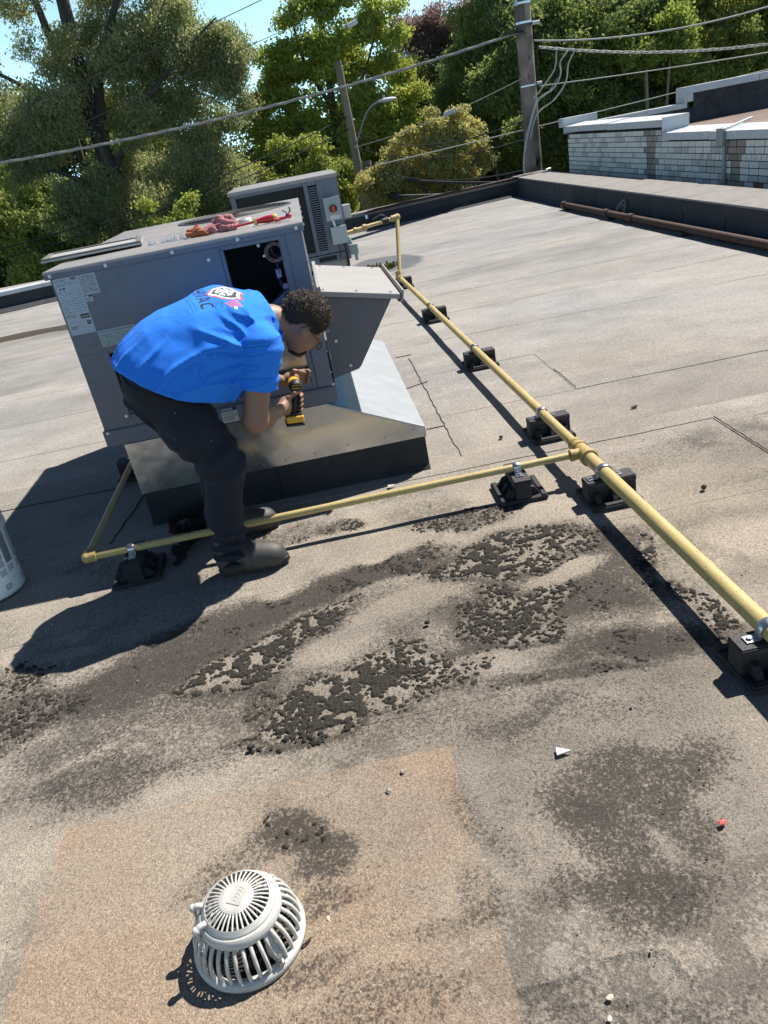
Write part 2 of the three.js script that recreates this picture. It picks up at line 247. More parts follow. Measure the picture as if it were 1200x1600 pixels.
const RA = roofMap(-.6, 3.0, 1.84, 3.3, 2048), RB = roofMap(-1.6, 4.4, -.86, 1.96, 2048), RC = roofMap(-8, 6.3, -14.6, -.6, 2048);
RA.m.bumpMap = RB.m.bumpMap = RC.m.bumpMap = null; // the grain is in the sheets' own relief maps below
for (const [R, k] of [[RA, 2], [RB, 2], [RC, 1]]) { const b = granBump.clone(); b.repeat.set((R.x1 - R.x0) * k, (R.z1 - R.z0) * k); b.needsUpdate = true; R.m.bumpMap = b; R.m.bumpScale = .0022; }
const generic = tex(512, 512, (i, j, c) => roofCol(6 + i / 256 + 0, 4.4 + j / 256, c, 1 / 256), { repeat: [.5, .5] });
const RG = { m: new THREE.MeshStandardMaterial({ map: generic, roughness: .95 }), x0: 0, x1: 1, z0: 0, z1: 1 };
const roof = new THREE.Group(); roof.name = 'roof'; roof.userData.kind = 'structure'; scene.add(roof);
function sheet(name, x0, x1, z0, z1, R, step, { lift = 0, rag = .006, overFront = 0 } = {}) { // one roll of membrane: lies on the one behind it, front edge proud
  const nx = Math.max(2, Math.ceil((x1 - x0) / step)), nz = Math.max(2, Math.ceil((z1 - z0) / step)), pos = [], uv = [], idx = [];
  for (let j = 0; j <= nz; j++) for (let i = 0; i <= nx; i++) {
    const fx = i / nx, fz = j / nz; let x = mix(x0, x1, fx), z = mix(z0, z1, fz);
    if (j === 0) z += rag * (noise2(x * 7, z0 * 5) - .5); if (j === nz) z += rag * (noise2(x * 7, z1 * 5) - .5);
    pos.push(x, roofH(x, z) + lift + (z0 > -.8 ? .0038 : .0018) * (Math.abs(z1 - 1.9) < .01 || Math.abs(z1 - .97) < .01 ? .3 : 1) * fz * (.35 + noise2(x * 2.3 + 7, z1 * 3)), z); uv.push((x - R.x0) / (R.x1 - R.x0), (z - R.z0) / (R.z1 - R.z0));
  }
  for (let j = 0; j < nz; j++) for (let i = 0; i < nx; i++) { const a = j * (nx + 1) + i, b = a + nx + 1; idx.push(a, b, a + 1, a + 1, b, b + 1); }
  const rim = (list) => { for (const k of list) { pos.push(pos[3 * k], pos[3 * k + 1] - .005, pos[3 * k + 2]); uv.push(uv[2 * k], uv[2 * k + 1]); } const n = list.length, o = pos.length / 3 - n; for (let i = 0; i < n - 1; i++) idx.push(list[i], o + i, list[i + 1], list[i + 1], o + i, o + i + 1); };
  rim([...Array(nx + 1).keys()].map(i => nz * (nx + 1) + i)); rim([...Array(nx + 1).keys()].reverse()); rim([...Array(nz + 1).keys()].map(j => j * (nx + 1))); rim([...Array(nz + 1).keys()].reverse().map(j => j * (nx + 1) + nx));
  const g = new THREE.BufferGeometry(); g.setAttribute('position', new THREE.Float32BufferAttribute(pos, 3)); g.setAttribute('uv', new THREE.Float32BufferAttribute(uv, 2)); g.setIndex(idx); g.computeVertexNormals();
  return mesh(name, toCreasedNormals(g, .8), R.m, roof);
}
// laps run along x about every 0.92 m; each roll tucks under the one in front of it
sheet('membrane_strip', -.6, 3.0, 1.885, 3.3, RA, .008);
sheet('membrane_strip', -1.6, 4.4, .955, 1.90, RB, .03); sheet('membrane_strip', -1.6, 3.158, .115, .97, RB, .03); sheet('membrane_strip', 3.146, 4.4, .115, .97, RB, .05, { lift: .004 });
sheet('membrane_strip', -1.6, 4.4, -.74, .13, RB, .04);
for (const [x0, x1] of [[-8, -.6], [3.0, 5.7]]) for (const [z0, z1] of [[1.885, 2.815], [2.8, 3.72]]) sheet('membrane_strip', x0, x1, z0, z1, RG, .4);
for (const [x0, x1] of [[-8, -1.6], [4.4, 5.7]]) for (const [z0, z1] of [[.955, 1.9], [.115, .97], [-.74, .13]]) sheet('membrane_strip', x0, x1, z0, z1, RG, .4);
for (let z = 3.7; z < 7; z += .92) sheet('membrane_strip', -8, 5.7, z, z + .935, RG, .5);
for (let k = 0; k < 15; k++) { const z1 = -.725 - k * .925; k === 0 ? (sheet('membrane_strip', -8, 2.70, z1 - .94, z1, RC, .1), sheet('membrane_strip', 2.69, 5.7, z1 - .94, z1, RC, .1, { lift: .003 })) : sheet('membrane_strip', -8, 5.7, z1 - .94, z1, RC, .14); }
const patch = sheet('patch_sheet', .166, 1.322, 2.075, 3.3, RA, .02, { lift: .0095 }); patch.userData.label = 'tan patch sheet round the white drain dome';
// mastic-bridged ridges and cracks in the felt
{ const crack = (pts, r) => tube(pts.map(p => V(p[0], roofH(p[0], p[1]) + .0035, p[1])), r, 60, 5), wob = (a, b, n, amp, seed) => { const q = rng(seed), o = []; for (let i = 0; i <= n; i++) o.push([mix(a[0], b[0], i / n) + (q() - .5) * amp, mix(a[1], b[1], i / n) + (q() - .5) * amp]); return o; };
  mesh('seam_sealant', merge([crack(wob([3.158, .12], [3.158, .66], 24, .006, 3), .0042), crack(wob([2.70, -1.2], [2.702, -.76], 16, .006, 5), .004), crack(wob([1.82, -2.2], [1.80, -.05], 40, .012, 8), .0028), crack(wob([1.69, -.55], [1.80, -.55], 5, .006, 9), .003), crack(wob([1.69, -1.43], [1.85, -1.49], 5, .006, 10), .003), crack(wob([1.72, -2.3], [1.85, -2.3], 5, .006, 11), .003),
    crack(wob([-.12, .16], [.0, -.75], 20, .012, 12), .0035), crack(wob([-2.2, -.62], [-.15, -.64], 20, .006, 13), .0025)]), std(.035, .033, .032, .9), roof);
  if (0) { const wr = tube([[1.30, 2.81], [1.42, 2.80], [1.52, 2.782], [1.60, 2.775], [1.67, 2.795], [1.685, 2.85]].map(p => V(p[0], .006, p[1])), .011, 40, 8).scale(1, .7, 1); }
}
// the crusted moss: real lumps with cracks between them
{ const cells = (x0, x1, z0, z1, h) => {
    const nx = Math.round((x1 - x0) / h), nz = Math.round((z1 - z0) / h), H = new Float32Array((nx + 1) * (nz + 1)), pos = [], col = [], idx = [], id = new Int32Array((nx + 1) * (nz + 1)).fill(-1);
    for (let j = 0; j <= nz; j++) for (let i = 0; i <= nx; i++) H[j * (nx + 1) + i] = crust(x0 + i * h, z0 + j * h);
    const vert = (i, j) => { const k = j * (nx + 1) + i; if (id[k] < 0) { const x = x0 + i * h + .5 * h * (hash2(i, j) - .5), z = z0 + j * h + .5 * h * (hash2(j, i) - .5), e = H[k]; id[k] = pos.length / 3; pos.push(x, roofH(x, z) + .0055 + (z > 2.075 && x < 1.33 && x > .16 ? .011 : z > 1.89 ? .003 : 0) + (e > 0 ? e * (.8 + .5 * hash2(i + 3, j)) : -.004), z); const v = .5 + 1.3 * hash2(i, j + 9); col.push(.023 * v, .0195 * v, .015 * v); } return id[k]; };
    for (let j = 0; j < nz; j++) for (let i = 0; i < nx; i++) { const q = j * (nx + 1) + i; if (Math.max(H[q], H[q + 1], H[q + nx + 1], H[q + nx + 2]) <= 0) continue; const a = vert(i, j), b = vert(i + 1, j), c = vert(i, j + 1), d = vert(i + 1, j + 1); idx.push(a, c, b, b, c, d); }
    const g = new THREE.BufferGeometry(); g.setAttribute('position', new THREE.Float32BufferAttribute(pos, 3)); g.setAttribute('color', new THREE.Float32BufferAttribute(col, 3)); g.setIndex(idx); g.computeVertexNormals(); return g;
  };
  const g = merge([cells(-.7, 2.5, .4, 2.06, .0037), cells(.6, 2.1, 2.06, 2.8, .0037)]);
  tag(mesh('moss', g, new THREE.MeshStandardMaterial({ vertexColors: true, roughness: 1 })), 'black dried moss crust cracked into lumps on the roof', 'moss', null, 'stuff');
}
// loose grit and crumbs
{ const q = rng(77), g = new THREE.IcosahedronGeometry(1, 0), n = 6500, im = new THREE.InstancedMesh(g, std(1, 1, 1, .95), n), m = new THREE.Matrix4(), cc = new THREE.Color();
  for (let i = 0; i < n; i++) { let x, z, dk = i > 1800, t = 0; do { z = dk ? mix(.4, 2.85, q()) : mix(-1, 3.1, Math.pow(q(), .7)); x = dk ? mix(-.6, 2.5, q()) : mix(-.8, 3.4, q()); } while (dk && ++t < 60 && q() > dirt(x, z)[0] * 1.1 * (.15 + dirt(x, z)[1])); const s = dk ? .001 + .0024 * q() * q() : .0012 + .0024 * q() * q() + (q() > .985 ? .004 : 0); m.compose(V(x, roofH(x, z) + .006 + s * .4, z), new THREE.Quaternion().setFromEuler(new THREE.Euler(q() * 6, q() * 6, 0)), V(s, s * .6, s * (.6 + q()))); im.setMatrixAt(i, m); const v = dk ? .022 + .02 * q() : q() > .55 ? .04 : .28 + .2 * q(); im.setColorAt(i, cc.setRGB(v, v * .93, v * .82)); }
  im.name = 'grit'; im.castShadow = im.receiveShadow = true; scene.add(im); tag(im, 'loose grit and crumbs scattered over the roof felt', 'grit', null, 'stuff');
}
// building under the roof (seen only as its edge)
struct('building_wall', box(-8, 6.2, -4.58, -.03, -14.6, 7.3, 0), std(.2, .17, .15, .9));

// ---------------------------------------------------------------- parapets
const pz = x => -11.62 - .25 * x; // outer top edge of the far parapet
{ const far = thing('parapet_wall', 'low felt covered parapet along the far edge of the roof with a metal edge strip', 'parapet');
  const seg = (a, b, ext) => { // cross section swept from x=a to x=b, skewed like the wall
    const pos = [], nrm = []; const P = ext, n = P.length;
    for (const x of [a, b]) for (const p of P) pos.push(V(x, p[1], pz(x) + p[0]));
    const f = []; for (let i = 0; i < n; i++) { const j = (i + 1) % n; f.push(pos[i], pos[j], pos[n + j], pos[i], pos[n + j], pos[n + i]); }
    const g = new THREE.BufferGeometry(); g.setAttribute('position', new THREE.Float32BufferAttribute(f.flatMap(v => [v.x, v.y, v.z]), 3)); g.computeVertexNormals(); g.setAttribute('uv', new THREE.Float32BufferAttribute(f.flatMap(v => [v.x, v.y + v.z]), 2)); return g;
  };
  const q = rng(9);
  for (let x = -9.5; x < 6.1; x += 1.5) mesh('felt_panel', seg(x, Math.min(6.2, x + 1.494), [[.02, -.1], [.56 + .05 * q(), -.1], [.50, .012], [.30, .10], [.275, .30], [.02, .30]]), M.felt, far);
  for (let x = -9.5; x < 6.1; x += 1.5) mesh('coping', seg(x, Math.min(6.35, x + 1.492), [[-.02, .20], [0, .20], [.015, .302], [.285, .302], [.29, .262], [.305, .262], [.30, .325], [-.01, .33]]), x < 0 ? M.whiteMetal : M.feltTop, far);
  const pipe = thing('conduit', 'rusty brown conduit running along the far parapet and down its corner', 'conduit');
  mesh('pipe', merge([tube([V(2.42, .02, pz(2.42) + .40), V(2.42, .22, pz(2.42) + .36), V(2.43, .31, pz(2.43) + .345), V(2.7, .325, pz(2.7) + .33), V(4.4, .33, pz(4.4) + .33), V(6.1, .335, pz(6.1) + .30), V(6.42, .34, pz(6.42) + .22)], .026, 60, 8)]), M.rust, pipe);
  mesh('elbow', rod(V(6.38, .34, pz(6.38) + .2), V(6.48, .35, pz(6.48) + .2), .04), M.zinc, pipe); mesh('elbow', merge([rod(V(2.42, .20, pz(2.42) + .365), V(2.42, .27, pz(2.42) + .355), .035)]), M.zinc, pipe);
}
{ const side = thing('parapet_wall', 'broad low felt covered parapet along the right edge below the white brick wall', 'parapet');
  const q = rng(19); let z = -13.2; const prof = o => [[5.22 + o, -.05], [5.58 + o, .006], [5.60, .018], [5.645, .06], [5.665, .14], [5.67, .315], [5.69, .33], [6.34, .342], [6.34, -.2], [5.3, -.2]];
  while (z < 6) { const L = .9 + .15 * q(), s = prof(.035 * (q() - .5)).map(p => [p[0], p[1]]);
    const g = extr(s.map(p => [p[0], p[1]]), L - .02).translate(0, 0, z); mesh('felt_panel', boxUV(g), M.felt, side);
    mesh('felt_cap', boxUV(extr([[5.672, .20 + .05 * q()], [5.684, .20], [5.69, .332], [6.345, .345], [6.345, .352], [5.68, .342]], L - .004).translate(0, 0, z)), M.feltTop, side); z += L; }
}
{ const p = thing('drain_pipe', 'rusty brown pipe lying on the roof along the right parapet', 'pipe'), y = .075, X = z => 5.46 + .006 * (z + 9);
  mesh('pipe', rod(V(X(-9.2), y, -9.2), V(X(-1), y, -1), .043, .043, 14), M.rust, p);
  for (const z of [-9.15, -7.35, -6.5]) mesh('coupling', rod(V(X(z), y, z - .07), V(X(z), y, z + .07), .056, .056, 14), M.rust, p);
  for (const z of [-9, -7.2, -5, -3]) mesh('block', box(X(z) - .07, X(z) + .07, -.01, .045, z - .06, z + .06), M.rubber, p);
  mesh('bracket', merge([tube([V(5.55, .05, -7.3), V(5.62, .2, -7.2), V(5.64, .22, -7.08), V(5.56, .06, -6.95)], .012, 20, 6), tube([V(5.55, .05, -7.24), V(5.61, .17, -7.16), V(5.62, .18, -7.1), V(5.56, .06, -7.02)], .008, 20, 6)]), M.wireGrey, p);
  const v = thing('vent_stub', 'short dark rusty vent stub standing in the far roof corner', 'vent'); mesh('stub', rod(V(5.42, -.02, -12.85), V(5.42, .23, -12.85), .07, .07, 12), M.rust, v); mesh('cap', new THREE.SphereGeometry(.085, 12, 6, 0, 7, 0, PI / 2).scale(1, .6, 1).translate(5.42, .22, -12.85), M.rust, v);
  const r2 = thing('steel_rod', 'thin dark upright rod on top of the far parapet', 'rod'); mesh('rod', rod(V(5.30, .3, pz(5.3) + .1), V(5.30, .52, pz(5.3) + .1), .018), M.rust, r2);
}
// ---------------------------------------------------------------- the neighbouring building of white painted brick
{ const b = thing('brick_building', 'white painted brick building with pale metal copings beyond the right parapet', 'building');
  const bx = 6.80, q = rng(31), wallTop = z => z < -8.37 ? .977 : .792;
  mesh('wall', merge([box(bx + .012, bx + .30, -4.58, .965, -12.8, -8.37, 0), box(bx + .012, bx + .30, -4.58, .785, -8.368, 3, 0), box(bx + .302, 18, -4.58, .94, -13.07, -12.8, 0), box(9.66, 18, .942, 1.245, -13.068, -12.802, 0)]), std(.035, .033, .031, .95, { map: mottle(.6, 1, 2) }), b);
  // bricks one by one; the dark unpainted strips are left bare
  const tones = [std(.95, .91, .85, .8), std(.92, .88, .81, .8), std(.66, .63, .59, .85), std(.88, .85, .80, .8)].map(m => { m.bumpMap = fineBump; m.bumpScale = .002; m.map = mottle(.84, 1, 3); return m; });
  const bare = [std(.30, .27, .23, .9), std(.34, .29, .24, .9), std(.25, .23, .21, .9)], brown = std(.26, .12, .09, .9);
  const geos = []; const all = [];
  const shapes = new Map(), shape = L => { const k = Math.round(L * 50) / 50; if (!shapes.has(k)) shapes.set(k, [0, 1, 2].map(i => box(.006 - .0015 * i, .03, 0, .0715, -k / 2 + .011, k / 2 - .011, .003))); return shapes.get(k); };
  const inStrip = z => (z > -9.05 && z < -8.69) || (z > -6.52 && z < -6.22);
  for (let r = 0, y = .14; y < 1.0; r++, y += .0815) {
    let z = -12.8, first = true;
    while (z < -3.2) {
      let L = first && r % 2 ? .11 : r % 6 === 5 ? .11 : .215; if (q() < .08) L = .11; first = false; const zc = z + L / 2; z += L;
      if (y + .07 > wallTop(zc) + .02) continue;
      const s = inStrip(zc), worn = q() < (y > .72 && zc > -8.3 ? .25 : .03), m = s ? bare[q() * 3 | 0] : (zc > -6.3 && y < .30 && q() < .4) || q() < .006 ? brown : worn ? tones[2] : tones[q() * 4 | 0];
      all.push({ y, z: zc, L, m, s, k: q() * 3 | 0, d: (q() - .5) * .002 + (s ? .003 : 0), t: (q() - .5) * .012 });
    }
  }
  // nearest 300 as bricks of their own, the rest joined
  all.sort((a, c) => c.z - a.z); const near = all.filter(o => o.z > -10.6).slice(0, 0);
  const vis = all.filter(o => o.z < -5.2); const single = vis.slice(0, 296), rest = all.filter(o => !single.includes(o));
  for (const o of single) { const m = mesh('brick', shape(o.L)[o.k], o.m, b); m.position.set(bx + o.d, o.y, o.z); m.rotation.x = o.t * .5; }
  const groups = new Map(); for (const o of rest) { if (!groups.has(o.m)) groups.set(o.m, []); groups.get(o.m).push(shape(o.L)[o.k].clone().translate(bx + o.d, o.y, o.z)); }
  for (const [m, l] of groups) { const w = mesh('brick_courses', merge(l), m, b); w.userData.kind = 'stuff'; }
  // copings: sloping pale metal, one stepped down, with joints
  const cop = (z0, z1, y) => mesh('coping', boxUV(extr([[bx - .05, y - .10], [bx - .045, y - .10], [bx - .045, y - .01], [bx + .36, y + .02], [bx + .36, y - .06], [bx + .366, y - .06], [bx + .366, y + .028], [bx - .05, y]], z1 - z0 - .004).translate(0, 0, z0)), M.whiteMetal, b);
  cop(-12.8, -10.54, 1.10); cop(-10.536, -8.36, 1.09); cop(-8.345, -6.94, .91); cop(-6.937, -4.88, .905); cop(-4.877, -2.5, .90); cop(-2.497, 1, .895);
  mesh('coping_end', box(bx - .05, bx + .37, 83e-2, 1.115, -8.358, -8.348, 0), M.whiteMetal, b);
  mesh('corner_cap', merge([box(bx - .06, bx + .66, 1.085, 1.25, -13.12, -12.86, .004), box(bx - .055, bx + .28, .965, 1.085, -12.855, -12.815, .003)]), M.whiteMetal, b);
  mesh('coping', box(bx + .665, 9.29, 1.01, 1.107, -13.12, -12.76, .004), M.whiteMetal, b); mesh('coping', box(9.29, 10.80, 1.26, 1.39, -13.12, -12.76, .004), M.whiteMetal, b); mesh('coping', box(10.81, 18, 1.26, 1.39, -13.12, -12.76, .004), M.whiteMetal, b);
  mesh('coping', box(9.23, 9.29, 1.01, 1.39, -13.125, -12.755, .004), M.whiteMetal, b); mesh('coping', box(9.295, 9.42, 1.112, 1.258, -12.798, -12.762, .003), M.whiteMetal, b);
  mesh('roof_felt', box(bx + .305, 18, .62, .727, -12.79, 4, 0), std(.23, .165, .135, .95, { map: mottle(.65, 1.1, .5) }), b);
  mesh('flashing', box(bx + .31, 18, .729, 1.0, -12.788, -12.77, 0), std(.05, .05, .056, .9, { map: mottle(.5, 1.3, .6) }), b); mesh('flashing', box(9.43, 18, 1.002, 1.255, -12.79, -12.775, 0), std(.05, .05, .056, .9, { map: mottle(.5, 1.3, .6) }), b);
  const c = thing('conduit', 'grey vertical conduit with a small box fixed to the white brick wall', 'conduit');
  mesh('tube', rod(V(bx - .03, .0, -6.57), V(bx - .03, .84, -6.57), .021), M.greyMetal, c); mesh('box', box(bx - .10, bx - .054, .73, .94, -6.66, -6.50, .006), M.greyMetal, c); mesh('arm', rod(V(bx - .06, .92, -6.58), V(bx + .48, .98, -6.83), .016), M.whiteMetal, c);
}

// ---------------------------------------------------------------- the packaged rooftop unit with its opened panels
const UY = .47, UW = 1.19, UD = 1.89, TOP = 1.348;
const screwGeo = merge([rod(V(0, 0, 0), V(0, 0, .002), .0085, .0085, 10), rod(V(0, 0, .002), V(0, 0, .007), .0055, .005, 6)]);
const screws = (list, parent, rot) => { for (const [x, y, z] of list) { const m = mesh('screw', screwGeo, M.zinc, parent); m.position.set(x, y, z); if (rot) m.rotation.set(...rot); } };
const unit = thing('rooftop_unit', 'large grey rooftop air conditioner with two open panels in front of the crouching worker', 'air conditioner', [0, UY, 0]);
const U = y => y - UY;
{ const P = unit, rect = (a, b, c, d) => [[a, c], [b, c], [b, d], [a, d]];
  // front skin with the two real openings, and shallow embossed panels on it
  const front = extr(rect(.004, 1.186, U(.553), U(1.318)), .016, 0, [rect(.815, 1.076, U(.985), U(1.292)), rect(.155, 1.083, U(.617), U(.93))]).translate(0, 0, -.018);
  mesh('front_panel', boxUV(front), M.paint, P);
  mesh('access_panel', merge([box(.012, .797, U(.945), U(1.314), -.004, .004, .003)]), M.paint, P);
  mesh('opening_flange', merge([box(.798, .814, U(.99), U(1.296), -.05, .003, .002), box(1.0765, 1.08, U(.985), U(1.292), -.06, .001, .001), box(.815, 1.0765, U(.98), U(.9845), -.06, .0, .001)]), M.paint, P);
  const fr = [[.125, .155, U(.59), U(.955)], [1.084, 1.108, U(.59), U(.955)]]; mesh('opening_frame', merge([...fr.map(([a, b, c, d]) => box(a, b, c, d, -.003, .005, .004)), box(.1555, 1.0835, U(.931), U(.955), -.003, .005, .004), box(.1555, 1.0835, U(.592), U(.616), -.003, .005, .004)]), M.paint, P);
  mesh('corner_post', box(1.112, 1.191, U(.555), U(1.315), -.03, .0045, .004), M.paint, P);
  mesh('side_panel', merge([box(1.172, 1.19, U(.56), U(1.318), -.98, -.031, .003), box(1.172, 1.19, U(.56), U(1.318), -1.88, -.983, .003)]), M.paint, P);
  mesh('side_panel', box(0, .016, U(.56), U(1.318), -1.88, -.019, .003), M.paint, P); mesh('rear_panel', box(.017, 1.171, U(.56), U(1.318), -1.885, -1.867, .003), M.paint, P);
  mesh('base_rail', merge([box(-.006, 1.203, U(.47), U(.555), -.012, .014, .004), box(-.006, .02, U(.47), U(.555), -1.89, -.013, .004), box(1.177, 1.203, U(.47), U(.555), -1.89, -.013, .004), box(.0205, 1.1765, U(.475), U(.55), -1.885, -1.86, .003)]), M.paint, P);
  mesh('rail_cover', merge([box(.06, .30, U(.482), U(.548), .012, .0175, .002), box(.98, 1.19, U(.482), U(.548), .012, .0175, .002)]), M.paint, P);
  const holeG = merge([rod(V(0, 0, 0), V(0, 0, .002), .006)]); for (const [x, y] of [[.335, .53], [.96, .53], [1.02, .63], [1.05, .70]]) { const h = mesh('bolt_hole', holeG, M.dark, P); h.position.set(x, U(y), y > .6 ? -.138 : .0145); }
  // top pan with folded lip and a real fan opening
  const FX = .79, FZ = -1.47, FR = .335, top = new THREE.Shape([[-.012, .014], [1.202, .014], [1.202, -1.9], [-.012, -1.9]].map(p => new THREE.Vector2(p[0], -p[1]))); const hole = new THREE.Path(); hole.absarc(FX, -FZ, FR, 0, 2 * PI, true); top.holes.push(hole);
  const tg = new THREE.ExtrudeGeometry(top, { depth: .012, bevelEnabled: true, bevelSize: .003, bevelThickness: .003, bevelSegments: 1, curveSegments: 48 }).rotateX(-PI / 2).scale(1, 1, 1); // xy -> xz
  tg.translate(0, U(TOP) - .013, 0);
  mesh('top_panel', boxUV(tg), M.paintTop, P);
  mesh('top_lip', merge([box(-.014, 1.204, U(1.312), U(1.3405), -.002, .017, .003), box(1.188, 1.205, U(1.312), U(1.3405), -1.9, -.003, .003), box(-.014, .003, U(1.312), U(1.3405), -1.9, -.003, .003), box(.0035, 1.1875, U(1.312), U(1.3405), -1.902, -1.885, .003)]), M.paint, P);
  const fan = new THREE.Group(); fan.name = 'condenser_fan'; P.add(fan);
  const lathe = new THREE.LatheGeometry([[.336, -.12], [.336, .002], [.342, .008], [.362, .008], [.372, .0]].map(p => new THREE.Vector2(...p)), 48).translate(FX, U(TOP), FZ); mesh('orifice_ring', lathe, M.black, fan);
  const rings = []; for (let r = .045; r < .34; r += .0235) rings.push(new THREE.TorusGeometry(r, .0028, 5, 56).rotateX(PI / 2).translate(FX, U(TOP) + .004, FZ)); for (let k = 0; k < 16; k++) { const a = k / 16 * 2 * PI; rings.push(rod(V(FX + .04 * Math.cos(a), U(TOP) + .0015, FZ + .04 * Math.sin(a)), V(FX + .345 * Math.cos(a), U(TOP) + .0015, FZ + .345 * Math.sin(a)), .003, .003, 5)); } mesh('fan_guard', merge(rings), M.black, fan);
  mesh('motor', rod(V(FX, U(TOP) - .17, FZ), V(FX, U(TOP) - .03, FZ), .075, .075, 20), M.black, fan);
  const blade = []; for (let k = 0; k < 3; k++) { const s = extr([[.06, -.09], [.30, -.14], [.315, .12], [.06, .07]], .006, .001).rotateX(-PI / 2 + .45).rotateY(k * 2 * PI / 3 + .4).translate(FX, U(TOP) - .09, FZ); blade.push(s); } mesh('fan_blade', merge(blade), M.greyMetal, fan);
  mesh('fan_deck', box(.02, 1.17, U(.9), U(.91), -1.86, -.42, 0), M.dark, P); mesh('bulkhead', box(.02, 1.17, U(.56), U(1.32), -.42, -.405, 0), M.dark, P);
  // inside the upper opening: control compartment
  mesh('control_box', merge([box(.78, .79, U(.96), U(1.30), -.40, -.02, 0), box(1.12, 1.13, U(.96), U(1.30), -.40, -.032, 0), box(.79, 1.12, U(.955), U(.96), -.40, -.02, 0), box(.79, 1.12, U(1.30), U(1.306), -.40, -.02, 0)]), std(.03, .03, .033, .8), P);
  mesh('inner_baffle', boxUV(extr([[.95, U(.985)], [1.076, U(.985)], [1.076, U(1.06)]], .10).translate(0, 0, -.16)), M.paint, P);
  const wq = rng(5), loop = (c, r, n, tilt, wr) => { const l = []; for (let i = 0; i < n; i++) { const rr = r * (.82 + .3 * wq()), pts = []; for (let k = 0; k < 14; k++) { const a = k / 14 * 2 * PI; pts.push(V(c[0] + rr * Math.cos(a) + .004 * wq(), c[1] + rr * .9 * Math.sin(a), c[2] + .03 * (wq() - .5) + tilt * Math.cos(a))); } l.push(tube(pts, wr, 40, 5, true)); } return merge(l); };
  mesh('wire_bundle', loop([1.045, U(1.235), -.06], .045, 9, .02, .0028), std(.30, .17, .15, .55), P); mesh('wire_bundle', loop([1.07, U(1.245), -.09], .05, 5, .03, .003), std(.12, .08, .09, .5), P);
  mesh('connector', merge([box(1.03, 1.055, U(1.115), U(1.155), -.09, -.06, .003), box(1.05, 1.075, U(1.06), U(1.085), -.08, -.05, .003), box(1.04, 1.07, U(1.02), U(1.04), -.10, -.06, .003)]), std(.30, .33, .38, .5), P); mesh('connector', merge([box(.972, .985, U(1.275), U(1.289), -.03, -.015, .002), box(.988, 1.0, U(1.225), U(1.237), -.035, -.02, .002)]), M.plastic, P);
  mesh('wire', merge([tube([V(1.03, U(1.20), -.08), V(1.045, U(1.16), -.06), V(1.04, U(1.09), -.07), V(1.06, U(1.03), -.06)], .003), tube([V(1.06, U(1.2), -.09), V(1.03, U(1.12), -.1), V(1.06, U(1.07), -.08), V(1.045, U(1.0), -.09)], .003)]), std(.05, .06, .12, .5), P);
  // inside the lower opening: galvanised backplate on the right, dark burner compartment on the left
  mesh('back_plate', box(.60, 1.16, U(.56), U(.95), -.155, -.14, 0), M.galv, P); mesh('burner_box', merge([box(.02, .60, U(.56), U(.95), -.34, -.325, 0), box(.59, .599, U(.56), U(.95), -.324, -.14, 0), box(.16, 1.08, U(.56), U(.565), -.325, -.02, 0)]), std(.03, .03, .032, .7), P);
  mesh('burner_tube', merge([0, 1, 2].map(i => rod(V(.20 + .1 * i, U(.70), -.30), V(.20 + .1 * i, U(.70), -.10), .022))), M.steel, P);
  mesh('gas_line', tube([V(.17, U(.62), -.2), V(.2, U(.66), -.1), V(.32, U(.64), -.08), V(.5, U(.68), -.1)], .012), M.black, P);
  // fixings
  screws([.014, .274, .586, .894, 1.17].map(x => [x, U(1.329), .017]), P); screws([[.739, U(1.264), .004], [.226, U(.606), .005], [.135, U(.612), .005], [.70, U(.603), .005]], P);
  screws([[.02, U(.545), .016], [1.19, U(.56), .005]], P); for (let k = 0; k < 7; k++) { const m = mesh('screw', screwGeo, M.zinc, P); m.position.set(1.19, U(1.28 - k * .11), -.02); m.rotation.y = PI / 2; }
  for (let k = 0; k < 4; k++) { const m = mesh('screw', screwGeo, M.zinc, P); m.position.set(1.205, U(1.328), -.12 - k * .4); m.rotation.y = PI / 2; }
  // printed labels
  const label = (w, h, draw, tone = [226, 232, 238]) => { const W = Math.round(w * 2600), H = Math.round(h * 2600), c = document.createElement('canvas'); c.width = W; c.height = H; const g = c.getContext('2d'); g.fillStyle = `rgb(${tone})`; g.fillRect(0, 0, W, H); draw(g, W, H); const t = new THREE.CanvasTexture(c); t.colorSpace = THREE.SRGBColorSpace; return new THREE.MeshStandardMaterial({ map: t, roughness: .45, color: new THREE.Color().setRGB(.62, .62, .62) }); };
  const lq = rng(44), lines = (g, x, y, w, n, lh, col = '#3a4250', dens = .8) => { g.fillStyle = col; for (let i = 0; i < n; i++) { let cx = x; while (cx < x + w) { const ww = 2 + lq() * 9; if (lq() < dens && cx + ww < x + w) g.fillRect(cx, y + i * lh, ww, Math.max(1.4, lh * .42)); cx += ww + 2.5; } } };
  const put = (name, x0, x1, y0, y1, z, mat) => { const m = mesh(name, new THREE.PlaneGeometry(x1 - x0, y1 - y0), mat, P); m.position.set((x0 + x1) / 2, U((y0 + y1) / 2), z); return m; };
